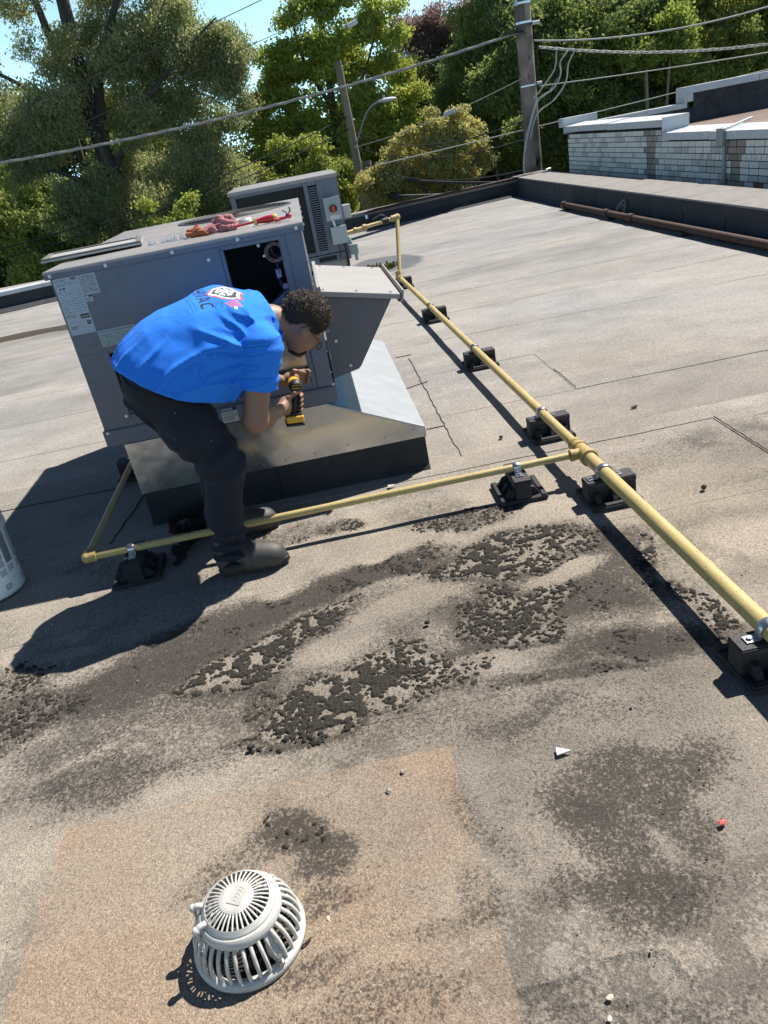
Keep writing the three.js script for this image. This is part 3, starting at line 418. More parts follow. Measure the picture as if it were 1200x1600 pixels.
  const lab1 = put('rating_label', .014, .132, 1.046, 1.31, .0052, label(.118, .264, (g, W, H) => {
    g.fillStyle = '#12161c'; g.beginPath(); g.ellipse(W * .80, H * .035, W * .13, H * .022, 0, 0, 7); g.fill(); g.fillStyle = '#fff'; g.font = 'italic bold ' + H * .028 + 'px serif'; g.textAlign = 'center'; g.fillText('Carrier', W * .80, H * .045);
    lines(g, W * .06, H * .03, W * .5, 2, H * .02); lines(g, W * .1, H * .09, W * .85, 2, H * .028, '#232a33', .6); g.fillStyle = '#30363f'; g.fillRect(W * .16, H * .165, W * .06, H * .035); g.fillRect(W * .28, H * .165, W * .09, H * .035); for (let k = 0; k < 9; k++) lines(g, W * .06, H * (.23 + k * .045), W * .88, 1, H * .025, '#3a4250', .55); lines(g, W * .06, H * .64, W * .4, 3, H * .02); g.fillStyle = '#1a1d22'; g.fillRect(W * .60, H * .655, W * .36, H * .075); g.fillStyle = '#e8e8e8'; for (let k = 0; k < 9; k++) g.fillRect(W * (.63 + .034 * k), H * (.68 + .004 * (k % 2)), W * .022, H * .026); g.fillStyle = '#1c1f25'; g.fillRect(W * .78, H * .78, W * .15, H * .065); g.fillStyle = '#c8ccd2'; g.fillRect(W * .82, H * .80, W * .07, H * .02); lines(g, W * .08, H * .765, W * .6, 1, H * .03, '#333', .35); g.fillStyle = '#6a7280'; g.fillRect(W * .1, H * .85, W * .3, H * .016); g.fillRect(W * .1, H * .88, W * .2, H * .016);
  }, [205, 216, 230]));
  put('rating_label', .1325, .212, 1.217, 1.31, .0052, label(.0795, .093, (g, W, H) => { lines(g, W * .06, H * .08, W * .85, 12, H * .07, '#4a525e', .75); g.strokeStyle = '#333'; g.lineWidth = 2; g.strokeRect(W * .8, H * .78, W * .12, H * .14); }, [198, 209, 216]));
  put('small_label', .134, .168, 1.186, 1.214, .0052, label(.034, .028, (g, W, H) => { g.fillStyle = '#2a2f36'; g.fillRect(W * .5, 0, W * .5, H * .25); lines(g, W * .1, H * .35, W * .7, 4, H * .15); }, [205, 214, 216]));
  put('wiring_label', .137, .318, .968, 1.046, .0053, label(.181, .078, (g, W, H) => { lines(g, W * .04, H * .1, W * .9, 1, H * .09, '#333b42', .9); g.strokeStyle = '#59626a'; g.lineWidth = 1.5; for (let k = 0; k < 5; k++) { g.beginPath(); g.moveTo(W * .04, H * (.28 + k * .14)); g.lineTo(W * .95, H * (.28 + k * .14)); g.stroke(); lines(g, W * .06, H * (.31 + k * .14), W * .85, 1, H * .08, '#4a545c', .6); } for (const u of [.2, .62]) { g.beginPath(); g.moveTo(W * u, H * .25); g.lineTo(W * u, H * .9); g.stroke(); } }, [186, 206, 206]));
  put('notice_label', .60, .682, .476, .555, .0182, label(.082, .079, (g, W, H) => { g.fillStyle = '#123a78'; g.fillRect(0, 0, W, H * .26); g.fillStyle = '#fff'; g.font = 'bold ' + H * .2 + 'px sans-serif'; g.textAlign = 'left'; g.fillText('NOTICE', W * .04, H * .2); lines(g, W * .08, H * .36, W * .72, 5, H * .11, '#3a3a3a', .85); g.fillStyle = '#111'; g.beginPath(); g.moveTo(W * .8, H * .5); g.lineTo(W * .94, H * .56); g.lineTo(W * .8, H * .62); g.fill(); }, [214, 218, 212]));
  mesh('notice_plate', box(.595, .755, U(.474), U(.558), .0142, .0172, .001), M.paint, P);
}
// things lying on top of the unit
const onTop = TOP + .0025;
{ const p = thing('panel_cover', 'removed pale panel with a gasket lying on the left end of the unit top', 'panel', [.115, onTop + .012, -.50], .16);
  p.rotation.z = -.012; mesh('plate', box(-.25, .25, 0, .012, -.17, .17, .003), std(.50, .49, .48, .5, { map: mottle(.8, 1, 4), metalness: .1 }), p);
  mesh('gasket', merge([box(-.247, .247, .012, .019, .148, .168, .004), box(-.247, .247, .012, .019, -.168, -.148, .004), box(-.247, -.222, .012, .019, -.1475, .1475, .004), box(.218, .247, .012, .019, -.1475, .1475, .004)]), std(.14, .13, .12, .9), p);
}
{ const q = rng(8), g = merge([rod(V(0, 0, 0), V(0, .003, 0), .0095, .0095, 8), rod(V(0, .003, 0), V(0, .008, 0), .006, .006, 6), rod(V(0, .008, 0), V(0, .026, 0), .0032, .002, 6)]);
  const proto = tag(mesh('loose_screw', g, M.zinc), 'small hex screw in the row stood on the unit top', 'screw', 'screws stood in a row on the unit top'); proto.position.set(.43, onTop, -.33);
  for (let k = 1; k < 15; k++) { const c = proto.clone(); c.name = numbered('loose_screw'); scene.add(c); c.position.set(.43 + .0155 * k + .012 * (q() - .5) + (k > 2 ? .02 : 0), onTop, -.325 + .03 * (q() - .5) + .002 * k); }
  for (const [x, z] of [[.225, -.93], [.205, -.9], [.22, -1.15], [.31, -.62], [.12, -.86], [.15, -.9]]) { const c = proto.clone(); c.name = numbered('loose_screw'); scene.add(c); c.userData = { label: 'small hex screw stood behind the removed panel on the unit top', category: 'screw', group: 'screws behind the removed panel' }; c.position.set(x, onTop, z); c.scale.setScalar(1.25); }
}
function rag(name, label, cat, lumps, col, lo, hi, seed, amp = .012, floor = onTop) { // crumpled cloth: lumpy folds with creases
  const d = (x, y, z) => { const r = Math.abs(noise3(x * 22 + seed, y * 22, z * 22) - .5) * 2, s = Math.abs(noise3(x * 55, y * 55 + seed, z * 55) - .5) * 2; return Math.max(blend(x, y, z, lumps, .018) + amp * (.55 - r) * 1.6 + amp * .45 * (.5 - s), floor - y); };
  const m = mesh(name, nets(d, lo, hi, .0032), std(...col, .95, { map: mottle(.7, 1, 3), bumpMap: fineBump, bumpScale: .001 })); return tag(m, label, cat);
}
rag('rag', 'crumpled pink rag on the unit top beside the screwdriver', 'rag', [[.735, onTop + .015, -.33, .80, onTop + .04, -.36, .022, .034], [.80, onTop + .04, -.36, .868, onTop + .022, -.30, .034, .026], [.72, onTop + .012, -.29, .77, onTop + .018, -.27, .02, .02], [.80, onTop + .015, -.28, .87, onTop + .012, -.26, .02, .022], [.76, onTop + .04, -.45, .84, onTop + .04, -.47, .025, .03]], [.60, .25, .27], [.67, onTop - .005, -.54], [.93, onTop + .1, -.2], 3);
rag('rag', 'small crumpled orange rag at the left end of the pink rag', 'rag', [[.635, onTop + .012, -.29, .69, onTop + .022, -.30, .02, .026], [.69, onTop + .02, -.30, .735, onTop + .01, -.25, .022, .014], [.64, onTop + .03, -.33, .67, onTop + .035, -.35, .016, .02]], [.60, .20, .07], [.58, onTop - .005, -.40], [.78, onTop + .075, -.19], 9);
{ const t = thing('tape_roll', 'white roll of tape lying behind the pink rag', 'tape', [.905, onTop, -.46]); mesh('tape', new THREE.LatheGeometry([[.022, 0], [.043, 0], [.043, .03], [.022, .03], [.022, 0]].map(p => new THREE.Vector2(...p)), 28), std(.68, .68, .66, .5), t); mesh('core', new THREE.LatheGeometry([[.018, .0], [.0218, .0], [.0218, .0305], [.018, .0305], [.018, 0]].map(p => new THREE.Vector2(...p)), 28), std(.45, .4, .33, .8), t);
  const s = thing('screwdriver', 'red insulated screwdriver with yellow handle end on the unit top', 'screwdriver', [.91, onTop + .018, -.255], .06); s.rotation.z = .01;
  mesh('shaft', merge([rod(V(-.06, -.004, 0), V(.065, 0, 0), .0055)]), std(.5, .03, .04, .4), s);
  mesh('handle', new THREE.LatheGeometry([[0, .062], [.012, .062], [.017, .072], [.012, .082], [.0135, .095], [.018, .125], [.0175, .15], [.0165, .158]].map(p => new THREE.Vector2(...p)), 18).rotateZ(-PI / 2), std(.45, .02, .03, .35), s);
  mesh('handle_end', new THREE.LatheGeometry([[.0165, .158], [.0178, .164], [.0175, .172], [.012, .178], [0, .179]].map(p => new THREE.Vector2(...p)), 18).rotateZ(-PI / 2), std(.62, .48, .12, .4), s); mesh('collar', new THREE.LatheGeometry([[.0118, .060], [.0142, .063], [.0175, .071], [.0165, .074]].map(p => new THREE.Vector2(...p)), 18).rotateZ(-PI / 2), std(.60, .46, .12, .4), s);
  const c = thing('clip', 'small red clip with dark jaws at the right corner of the unit top', 'clip', [1.125, onTop, -.20], .35);
  mesh('handle', merge([tube([V(-.05, .012, .012), V(-.03, .014, .012), V(0, .016, .002), V(.02, .018, 0)], .0075, 16, 8), tube([V(-.048, .012, -.014), V(-.03, .014, -.013), V(0, .016, -.002), V(.02, .018, 0)], .0075, 16, 8), new THREE.SphereGeometry(.013, 12, 8).translate(.024, .02, 0)]), std(.55, .05, .08, .4), c);
  mesh('jaw', merge([tube([V(.0, .016, 0), V(.012, .034, .006), V(-.008, .05, .01)], .0028, 12, 6), tube([V(.022, .026, 0), V(.034, .045, 0), V(.03, .058, 0)], .0035, 12, 6)]), M.black, c);
}
// hood on the right side, curb adapter and curb below
{ const h = thing('intake_hood', 'grey sheet metal intake hood sticking out from the right side of the unit', 'hood', [1.205, 0, 0]);
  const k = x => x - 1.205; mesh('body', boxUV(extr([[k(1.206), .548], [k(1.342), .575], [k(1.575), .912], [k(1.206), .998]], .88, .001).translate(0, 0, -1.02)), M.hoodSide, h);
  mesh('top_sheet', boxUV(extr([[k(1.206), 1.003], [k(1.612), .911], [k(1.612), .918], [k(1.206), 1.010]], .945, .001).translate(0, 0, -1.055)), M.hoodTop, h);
  mesh('front_lip', boxUV(extr([[k(1.206), .986], [k(1.612), .894], [k(1.612), .917], [k(1.206), 1.009]], .004, .0008).translate(0, 0, -.109)), M.hoodTop, h);
  mesh('drip_rail', boxUV(extr([[k(1.600), .884], [k(1.622), .88], [k(1.634), .935], [k(1.628), .937], [k(1.616), .888]], .97, .001).translate(0, 0, -1.065)), M.hoodTop, h);
  mesh('intake_mesh', boxUV(extr([[k(1.345), .582], [k(1.352), .576], [k(1.575), .90], [k(1.568), .905]], .84).translate(0, 0, -1.0)), M.black, h);
  mesh('side_flange', box(k(1.206), k(1.226), .80, 1.03, -1.06, -.10, .003), M.hoodTop, h);
  for (const [x, z] of [[1.235, -.14], [1.40, -.14], [1.57, -.14], [1.39, -1.0], [1.56, -1.0], [1.25, -1.0]]) { const m = mesh('screw', screwGeo, M.zinc, h); m.position.set(k(x), 1.011 - (x - 1.206) * .2266, z); m.rotation.x = -PI / 2; }
  screws([[k(1.25), .74, -.138], [k(1.30), .60, -.138], [k(1.23), .88, -.138]], h);
  const c = thing('curb_adapter', 'galvanised sheet metal curb adapter flaring out to the right below the unit', 'curb');
  mesh('front_sheet', boxUV(extr([[.083, .185], [1.612, .185], [1.614, .232], [1.133, .468], [.08, .468]], .006, .0008).translate(0, 0, .008)), M.galv, c);
  mesh('left_sheet', box(.083, .089, .186, .468, -1.95, .007, 0), M.galv, c); mesh('rear_sheet', boxUV(extr([[.09, .19], [1.6, .19], [1.6, .232], [1.133, .46], [.09, .46]], .006).translate(0, 0, -1.95)), M.galv, c);
  mesh('slope_sheet', boxUV(extr([[1.128, .464], [1.134, .470], [1.620, .238], [1.620, .184], [1.614, .184], [1.614, .233]], 1.96, .0008).translate(0, 0, -1.945)), M.galvBright, c);
  mesh('protective_film', boxUV(extr([[1.146, .4665], [1.236, .4236], [1.2364, .4246], [1.1465, .4676]], 1.9).translate(0, 0, -1.9)), M.film, c);
  const sc = merge([rod(V(0, 0, 0), V(0, 0, .004), .006, .005, 7)]); for (const x of [.2, .42, .6, .74, .86, 1.02, 1.2, 1.4, 1.56]) { const m = mesh('screw', sc, M.steel, c); m.position.set(x, .205 + .03 * hash2(x * 100 | 0, 3), .0148); }
  const k2 = thing('roof_curb', 'black felt wrapped roof curb under the galvanised adapter', 'curb');
  const felt2 = std(.046, .047, .05, .9, { map: mottle(.7, 1.05, 1.4), bumpMap: fineBump, bumpScale: .003 });
  for (const [a, b] of [[.088, .80], [.803, 1.614]]) mesh('felt_panel', boxUV(extr([[0, -.02], [.045, -.002], [.013, .03], [.002, .186], [-.02, .186], [-.02, -.02]], b - a).rotateY(-PI / 2).translate(b, 0, 0)), felt2, k2);
  mesh('felt_panel', merge([box(.09, 1.61, -.02, .185, -1.94, -.021, 0)]), felt2, k2);
}
// ---------------------------------------------------------------- the second unit behind
{ const P = thing('rooftop_unit', 'smaller looking grey rooftop unit farther back with a finned coil and a red switch handle', 'air conditioner', [.49, UY, -5]), W = 1.15, H = .878;
  const u = (a, b, c, d, e, f, r = .003) => box(a, b, c, d, e, f, r);
  mesh('body', merge([u(.01, W - .01, .09, H - .03, -1.28, -.075), u(0, .055, .09, H - .03, -.0745, 0), u(.785, .83, .09, H - .03, -.0745, 0), u(.0555, .7845, H - .065, H - .03, -.0745, 0), u(.0555, .7845, .09, .13, -.0745, 0), u(.925, W, .09, H - .03, -.0745, 0), u(.831, .9245, H - .075, H - .03, -.0745, 0), u(.831, .9245, .09, .135, -.0745, 0)]), M.paint, P);
  const fins = []; for (let y = .135; y < H - .068; y += .0185) fins.push(box(.056, .784, y, y + .007, -.034, -.018, 0)); mesh('coil_guard', merge(fins), std(.035, .038, .038, .6), P);
  const ff = []; for (let x = .06; x < .783; x += .022) ff.push(box(x, x + .003, .131, H - .067, -.05, -.036, 0)); mesh('coil', merge([box(.056, .784, .131, H - .066, -.07, -.056, 0), ...ff]), std(.05, .056, .052, .7), P);
  for (let k = 0, y = .145; y < H - .085; y += .0233, k++) mesh('louvre', box(.833, .9235, y, y + .011, -.016, -.004, .001).rotateX(0), M.paint, P); mesh('louvre_back', box(.831, .9245, .136, H - .076, -.05, -.045, 0), M.dark, P);
  mesh('top_panel', boxUV(extr([[-.012, 0], [W + .012, 0], [W + .012, .03], [-.012, .03]], 1.32, .004).translate(0, H - .028, -1.30)), M.paintTop, P);
  mesh('base_rail', merge([u(-.006, W + .01, 0, .085, -1.3, .012)]), M.paint, P); mesh('rail_recess', box(.80, 1.0, .018, .066, .0125, .0145, 0), M.dark, P);
  mesh('corner_trim', u(W - .004, W + .006, .09, H - .03, -.02, .004), M.paint, P);
  const gb = std(.33, .37, .39, .45);
  const d = thing('disconnect_switch', 'grey electrical switch box with a red rotary handle on the rear unit', 'switch box', [1.54, 1.015, -4.965]);
  mesh('box', box(-.085, .085, -.115, .115, -.032, .06, .006), gb, d); mesh('cover', box(-.088, .088, -.118, .118, .0605, .068, .004), gb, d); mesh('dial', rod(V(.005, .0, .068), V(.005, .0, .078), .042, .042, 20), M.black, d); mesh('handle', box(-.015, .025, -.038, .036, .0785, .105, .008), std(.40, .06, .03, .4), d); mesh('label', box(-.045, .06, -.105, -.065, .0685, .0695, 0), M.plastic, d);
  const j = thing('junction_box', 'square pale grey junction box with corner screws below the switch box', 'box', [1.56, .745, -4.95]);
  mesh('box', box(-.08, .08, -.085, .085, -.048, .07, .005), gb, j); mesh('cover', box(-.086, .086, -.09, .09, .0705, .077, .003), std(.40, .44, .46, .45), j); for (const [a, b] of [[-1, -1], [1, -1], [-1, 1], [1, 1]]) mesh('screw', rod(V(.075 * a, .078 * b, .077), V(.075 * a, .078 * b, .081), .006), M.steel, j);
  mesh('nipple', rod(V(-.03, .085, .0), V(-.045, .16, .0), .014), M.zinc, j);
  const w = thing('conduit', 'dark flexible conduit hanging from the junction box down to the roof', 'conduit'); mesh('tube', merge([tube([V(1.60, .66, -4.93), V(1.61, .55, -4.93), V(1.60, .40, -4.92), V(1.59, .2, -4.95), V(1.59, .0, -5.0)], .016, 30, 8), tube([V(1.53, .66, -4.94), V(1.54, .58, -4.94), V(1.53, .5, -4.96)], .005)]), M.black, w);
  const f = thing('valve_fitting', 'grey fittings at the lower right corner of the rear unit', 'fitting', [1.68, .55, -5.05]); mesh('fitting', merge([box(-.05, .06, -.05, .06, -.06, .05, .01), rod(V(0, .05, 0), V(-.03, .14, .0), .02), rod(V(.03, -.05, 0), V(.03, -.12, 0), .018)]), std(.28, .33, .33, .5), f);
  const bx = thing('sensor_box', 'small pale box on the right side of the rear unit', 'box', [1.675, .96, -5.1]); mesh('box', box(-.025, .06, -.075, .06, -.04, .05, .006), std(.45, .46, .46, .5), bx); mesh('bracket', box(-.032, -.0255, -.06, .05, -.03, .04, .001), M.zinc, bx);
  const c = thing('roof_curb', 'pale curb with dark vents under the rear unit', 'curb', [.49, 0, -5]);
  mesh('frame', merge([box(.03, W - .03, -.02, .13, -1.25, -.05, .004)]), M.felt, c); mesh('skirt', box(.02, W - .02, .131, .468, -1.26, -.04, .004), std(.36, .35, .33, .6, { map: mottle(.8, 1, 1.5) }), c); mesh('vent_slot', merge([box(.84, 1.0, .36, .41, -.039, -.036, .001), box(.60, .76, .36, .41, -.039, -.036, .001)]), M.dark, c);
}
// ---------------------------------------------------------------- yellow gas piping
const PX = z => 2.163 + (z + 5) * .0243, PY = .142;
{ const p = thing('gas_pipe', 'long yellow gas pipe running along the roof from the near right to the rear unit', 'pipe');
  mesh('thick_run', rod(V(PX(3.9), PY, 3.9), V(PX(.59), PY, .59), .0305, .0305, 28), M.yellowPipe, p);
  mesh('thin_run', rod(V(PX(.43), PY, .43), V(PX(-5.1), PY - .005, -5.1), .0245, .0245, 22), M.yellowPipe, p);
  const ring = (z0, z1, r0, r1 = r0) => rod(V(PX(z0), PY, z0), V(PX(z1), PY, z1), r0, r1, 26);
  mesh('tee', merge([ring(.605, .58, .0415), ring(.58, .575, .0415, .037), ring(.58, .48, .0365, .0355), ring(.485, .46, .0405, .040), ring(.46, .435, .036, .033), ring(.43, .405, .034), rod(V(PX(.53), PY, .53), V(PX(.53) - .058, PY, .533), .029, .026, 22), rod(V(PX(.53) - .05, PY, .533), V(PX(.53) - .068, PY, .533), .0295, .0295, 22)]), M.yellowFit, p);
  const e = V(2.158, PY - .005, -5.12);
  mesh('elbow', merge([rod(V(2.152, PY - .005, -5.02), e, .034), new THREE.SphereGeometry(.035, 16, 12).translate(e.x, e.y, e.z), rod(e, V(2.145, PY + .075, -5.13), .034)]), M.yellowFit, p); mesh('elbow', merge([new THREE.SphereGeometry(.038, 16, 12).translate(2.29, .74, -5.6), rod(V(2.29, .74, -5.6), V(2.21, .735, -5.57), .034)]), M.yellowFit, p);
  mesh('riser', merge([rod(e, V(2.29, .74, -5.6), .0235), rod(V(2.29, .74, -5.6), V(1.66, .70, -5.35), .022)]), M.yellowPipe, p);
  mesh('coupling', merge([rod(V(2.235, .735, -5.578), V(2.285, .739, -5.598), .036), rod(V(1.90, .716, -5.445), V(1.86, .713, -5.43), .034), rod(V(1.78, .708, -5.40), V(1.75, .706, -5.385), .032)]), M.yellowFit, p);
  mesh('valve', merge([rod(V(2.10, .728, -5.525), V(2.17, .732, -5.553), .037), rod(V(2.135, .73, -5.54), V(2.135, .79, -5.54), .013), tube([V(2.135, .785, -5.54), V(2.09, .80, -5.53), V(1.99, .77, -5.5)], .009)]), M.black, p);
  const b = thing('gas_pipe', 'thin yellow branch gas pipe passing behind the worker boot to the large unit', 'pipe');
  const B = (a, c, r = .0172) => rod(a, c, r, r, 20), E = V(-.095, PY, .557);
  mesh('branch_run', B(V(2.22, PY, .533), E), M.yellowPipe, b); mesh('leg_run', B(E, V(-.115, PY, -1.1)), M.yellowPipe, b); mesh('riser', merge([B(V(-.115, PY, -1.1), V(-.115, .72, -1.12)), B(V(-.115, .72, -1.12), V(.0, .72, -1.12))]), M.yellowPipe, b);
  mesh('elbow', merge([new THREE.SphereGeometry(.0265, 18, 12).translate(E.x, E.y, E.z), rod(E, V(E.x + .042, PY, .5565), .0245, .0245, 20), rod(E, V(E.x - .001, PY, .515), .0245, .0245, 20), rod(V(E.x + .036, PY, .5565), V(E.x + .046, PY, .5565), .0268, .0268, 20)]), M.yellowFit, b);
}
function support(name, label, x, z, turn, strap, px) { // recycled rubber block with ribs, a perforated steel channel and a pipe strap
  const t = thing('pipe_support', label, 'support', [x, .006, z], turn, null), hw = .135, hd = .118;
  mesh('base', merge([box(-hw, hw, 0, .022, -hd, hd, .006), box(-hw + .006, hw - .006, .0225, .03, -hd + .006, -hd + .03, .002), box(-hw + .006, hw - .006, .0225, .03, hd - .03, hd - .006, .002)]), M.rubber, t);
  mesh('body', boxUV(extr([[-.036, .022], [.036, .022], [.033, .124], [-.033, .124]], .252, .003).rotateY(PI / 2).translate(-.126, 0, 0)), M.rubber, t);
  for (const sx of [-.085, .0, .085]) for (const sd of [-1, 1]) { const g = extr([[.034, .0225], [.084, .0225], [.080, .034], [.060, .068], [.034, .076]], .022, .002).rotateY(-PI / 2).translate(sx + .011, 0, 0); if (sd < 0) g.rotateY(PI).translate(2 * sx * 0, 0, 0); mesh('rib', g, M.rubber, t); }
  mesh('top_plate', merge([box(-.128, .128, .1275, .133, -.040, .040, .002), box(-.128, .128, .104, .127, .0385, .043, .001), box(-.128, .128, .104, .127, -.043, -.0385, .001)]), M.rubberTop, t);
  const holes = []; for (let k = 0; k < 9; k++) for (const s of [-.03, 0, .03]) holes.push(rod(V(-.112 + .028 * k, .1328, s), V(-.112 + .028 * k, .1336, s), k % 4 === 1 && s === 0 ? .008 : .0028, undefined, 8)); for (let k = 0; k < 9; k++) holes.push(rod(V(-.112 + .028 * k, .117, .0428), V(-.112 + .028 * k, .117, .0436), .003, undefined, 7)); mesh('hole', merge(holes), M.dark, t);
  for (const c of t.children) c.geometry.scale(.875, .842, .97); const r = strap + .004, cy = PY - .006, sm = name === 'zinc' ? M.zinc : M.steel, arc = new THREE.TorusGeometry(r, .004, 6, 24, PI).scale(1, 1, 4.2), g = [];
  arc.translate(px, cy, 0); g.push(arc); for (const s of [-1, 1]) { g.push(box(px + s * r - .004, px + s * r + .004, .113, cy, -.017, .017, .001)); g.push(box(px + s * (r + .022) - .022, px + s * (r + .022) + .022, .1128, .1172, -.017, .017, .001)); g.push(rod(V(px + s * (r + .028), .1172, 0), V(px + s * (r + .028), .124, 0), .009, .009, 6)); }
  mesh('strap', merge(g), sm, t); return t;
}
const AL = Math.atan(.0243);
for (const [z, lab, kind] of [[-5.2, 'black rubber pipe support at the far end of the long gas pipe', 'dark'], [-3.29, 'black rubber pipe support second from the far end of the long gas pipe', 'dark'], [-1.6, 'black rubber pipe support beside the dark pipe shadow opposite the intake hood', 'dark'], [-.07, 'black rubber pipe support just behind the yellow tee fitting', 'zinc']]) support(kind, lab, PX(z) + .03, z - .02, AL, .0245, -.03);
support('zinc', 'black rubber pipe support with a silver strap just in front of the yellow tee fitting', PX(.80) + .02, .77, AL, .0305, -.02);
support('zinc', 'nearest black rubber pipe support with a silver strap at the right edge', PX(2.03) + .006, 2.02, AL, .0305, -.006);
{ const a = support('zinc', 'black rubber support with a silver strap under the branch pipe near the tee', 1.965, .535, PI / 2, .0172, 0); a.rotation.y = PI / 2 - .02; const b = support('zinc', 'black rubber support in shadow under the branch pipe near its elbow', .115, .555, PI / 2 + .06, .0172, 0); support('dark', 'black rubber support half hidden behind the adapter under the side leg of the branch pipe', -.13, -.80, 0, .0172, .02); }

// ---------------------------------------------------------------- roof drain dome
{ const D = thing('roof_drain', 'white slotted plastic roof drain dome on the tan patch', 'drain', [.742, .014, 2.553]), mw = std(.72, .70, .65, .45, { map: mottle(.68, 1.05, 3) }), L = (p, n = 64) => new THREE.LatheGeometry(p.map(q => new THREE.Vector2(...q)), n);
  mesh('bowl', L([[.0, .001], [.128, .001], [.132, .004]], 40), std(.02, .018, .016, 1), D);
  mesh('base_ring', L([[.116, .004], [.140, .0], [.142, .012], [.136, .022], [.126, .026], [.118, .022], [.116, .004]]), mw, D);
  mesh('collar', L([[.098, .098], [.103, .104], [.103, .116], [.096, .126], [.090, .128], [.088, .118], [.094, .100], [.098, .098]]), mw, D);
  const bars = 34, gap = 27; for (let k = 0; k < bars; k++) { const a = k / bars * 2 * PI; if (Math.abs(a - .96) < .1) continue; const c = Math.cos(a), s = Math.sin(a); const g = tube([[.129, .022], [.129, .045], [.124, .068], [.115, .088], [.1, .104]].map(([r, y]) => V(r * c, y, r * s)), .0052, 10, 6); const p = g.attributes.position; mesh('cage_bar', g, mw, D); }
  mesh('top_ring', L([[.080, .142], [.0895, .132], [.092, .126], [.087, .126], [.0775, .137], [.080, .142]]), mw, D);
  const cap = L([[.0, .155], [.030, .1545], [.043, .152], [.043, .147], [.0, .147]]); mesh('cap', cap, mw, D);
  for (let k = 0; k < 38; k++) { const a = k / 38 * 2 * PI, c = Math.cos(a), s = Math.sin(a); mesh('top_bar', tube([V(.041 * c, .1495, .041 * s), V(.06 * c, .147, .06 * s), V(.080 * c, .139, .080 * s)], .0026, 4, 5), mw, D); }
  const plate = boxUV(extr([[-.018, -.026], [.018, -.026], [.018, .026], [-.018, .026]], .0012, .0005).rotateX(-PI / 2).rotateY(-.45).translate(.006, .1548, -.004)); mesh('name_plate', plate, mw, D);
  { const g = []; const q = rng(3); for (let k = 0; k < 5; k++) g.push(tube([V(-.006 + .003 * q(), .1566, -.018 + k * .009), V(.0, .1568, -.021 + k * .009), V(.007, .1566, -.017 + k * .009)], .0012, 8, 4)); mesh('raised_lettering', merge(g).rotateY(-.45).translate(.006, 0, -.004), mw, D); }
  // two hinge lugs on the left, bolt boss on the right front
  D.scale.setScalar(.955); for (const a of [2.62, 3.22]) { const c = Math.cos(a), s = -Math.sin(a) * -1; const x = Math.cos(a), z = Math.sin(a); mesh('hinge_lug', merge([tube([V(.084 * x, .138, .084 * z), V(.098 * x, .141, .098 * z), V(.109 * x, .137, .109 * z)], .008, 10, 8), new THREE.SphereGeometry(.0105, 10, 8).translate(.110 * x, .136, .110 * z), rod(V(.109 * x, .134, .109 * z), V(.111 * x, .09, .111 * z), .006, .004)]), mw, D); }
  { const a = .96, g = extr([[.088, .022], [.127, .022], [.124, .05], [.098, .1]], .028, .001).translate(0, 0, -.014).rotateY(-a + .16); mesh('boss', g, mw, D); const x = .131 * Math.cos(a - .08), z = .131 * Math.sin(a - .08); mesh('bolt', merge([rod(V(x, .024, z), V(x, .052, z), .0065), rod(V(x, .024, z), V(x, .034, z), .0105, .0105, 6)]), M.zinc, D); }
  const q = rng(70), lv = []; for (let k = 0; k < 60; k++) { const a = q() * 7, r = .12 * Math.sqrt(q()), s = .004 + .01 * q(); lv.push(new THREE.IcosahedronGeometry(s, 0).scale(1.4, .5, .7).rotateY(q() * 6).translate(r * Math.cos(a), .006 + .02 * q(), r * Math.sin(a))); } const dl = mesh('debris', merge(lv), std(.10, .085, .06, 1), D); dl.userData.kind = 'stuff';
}
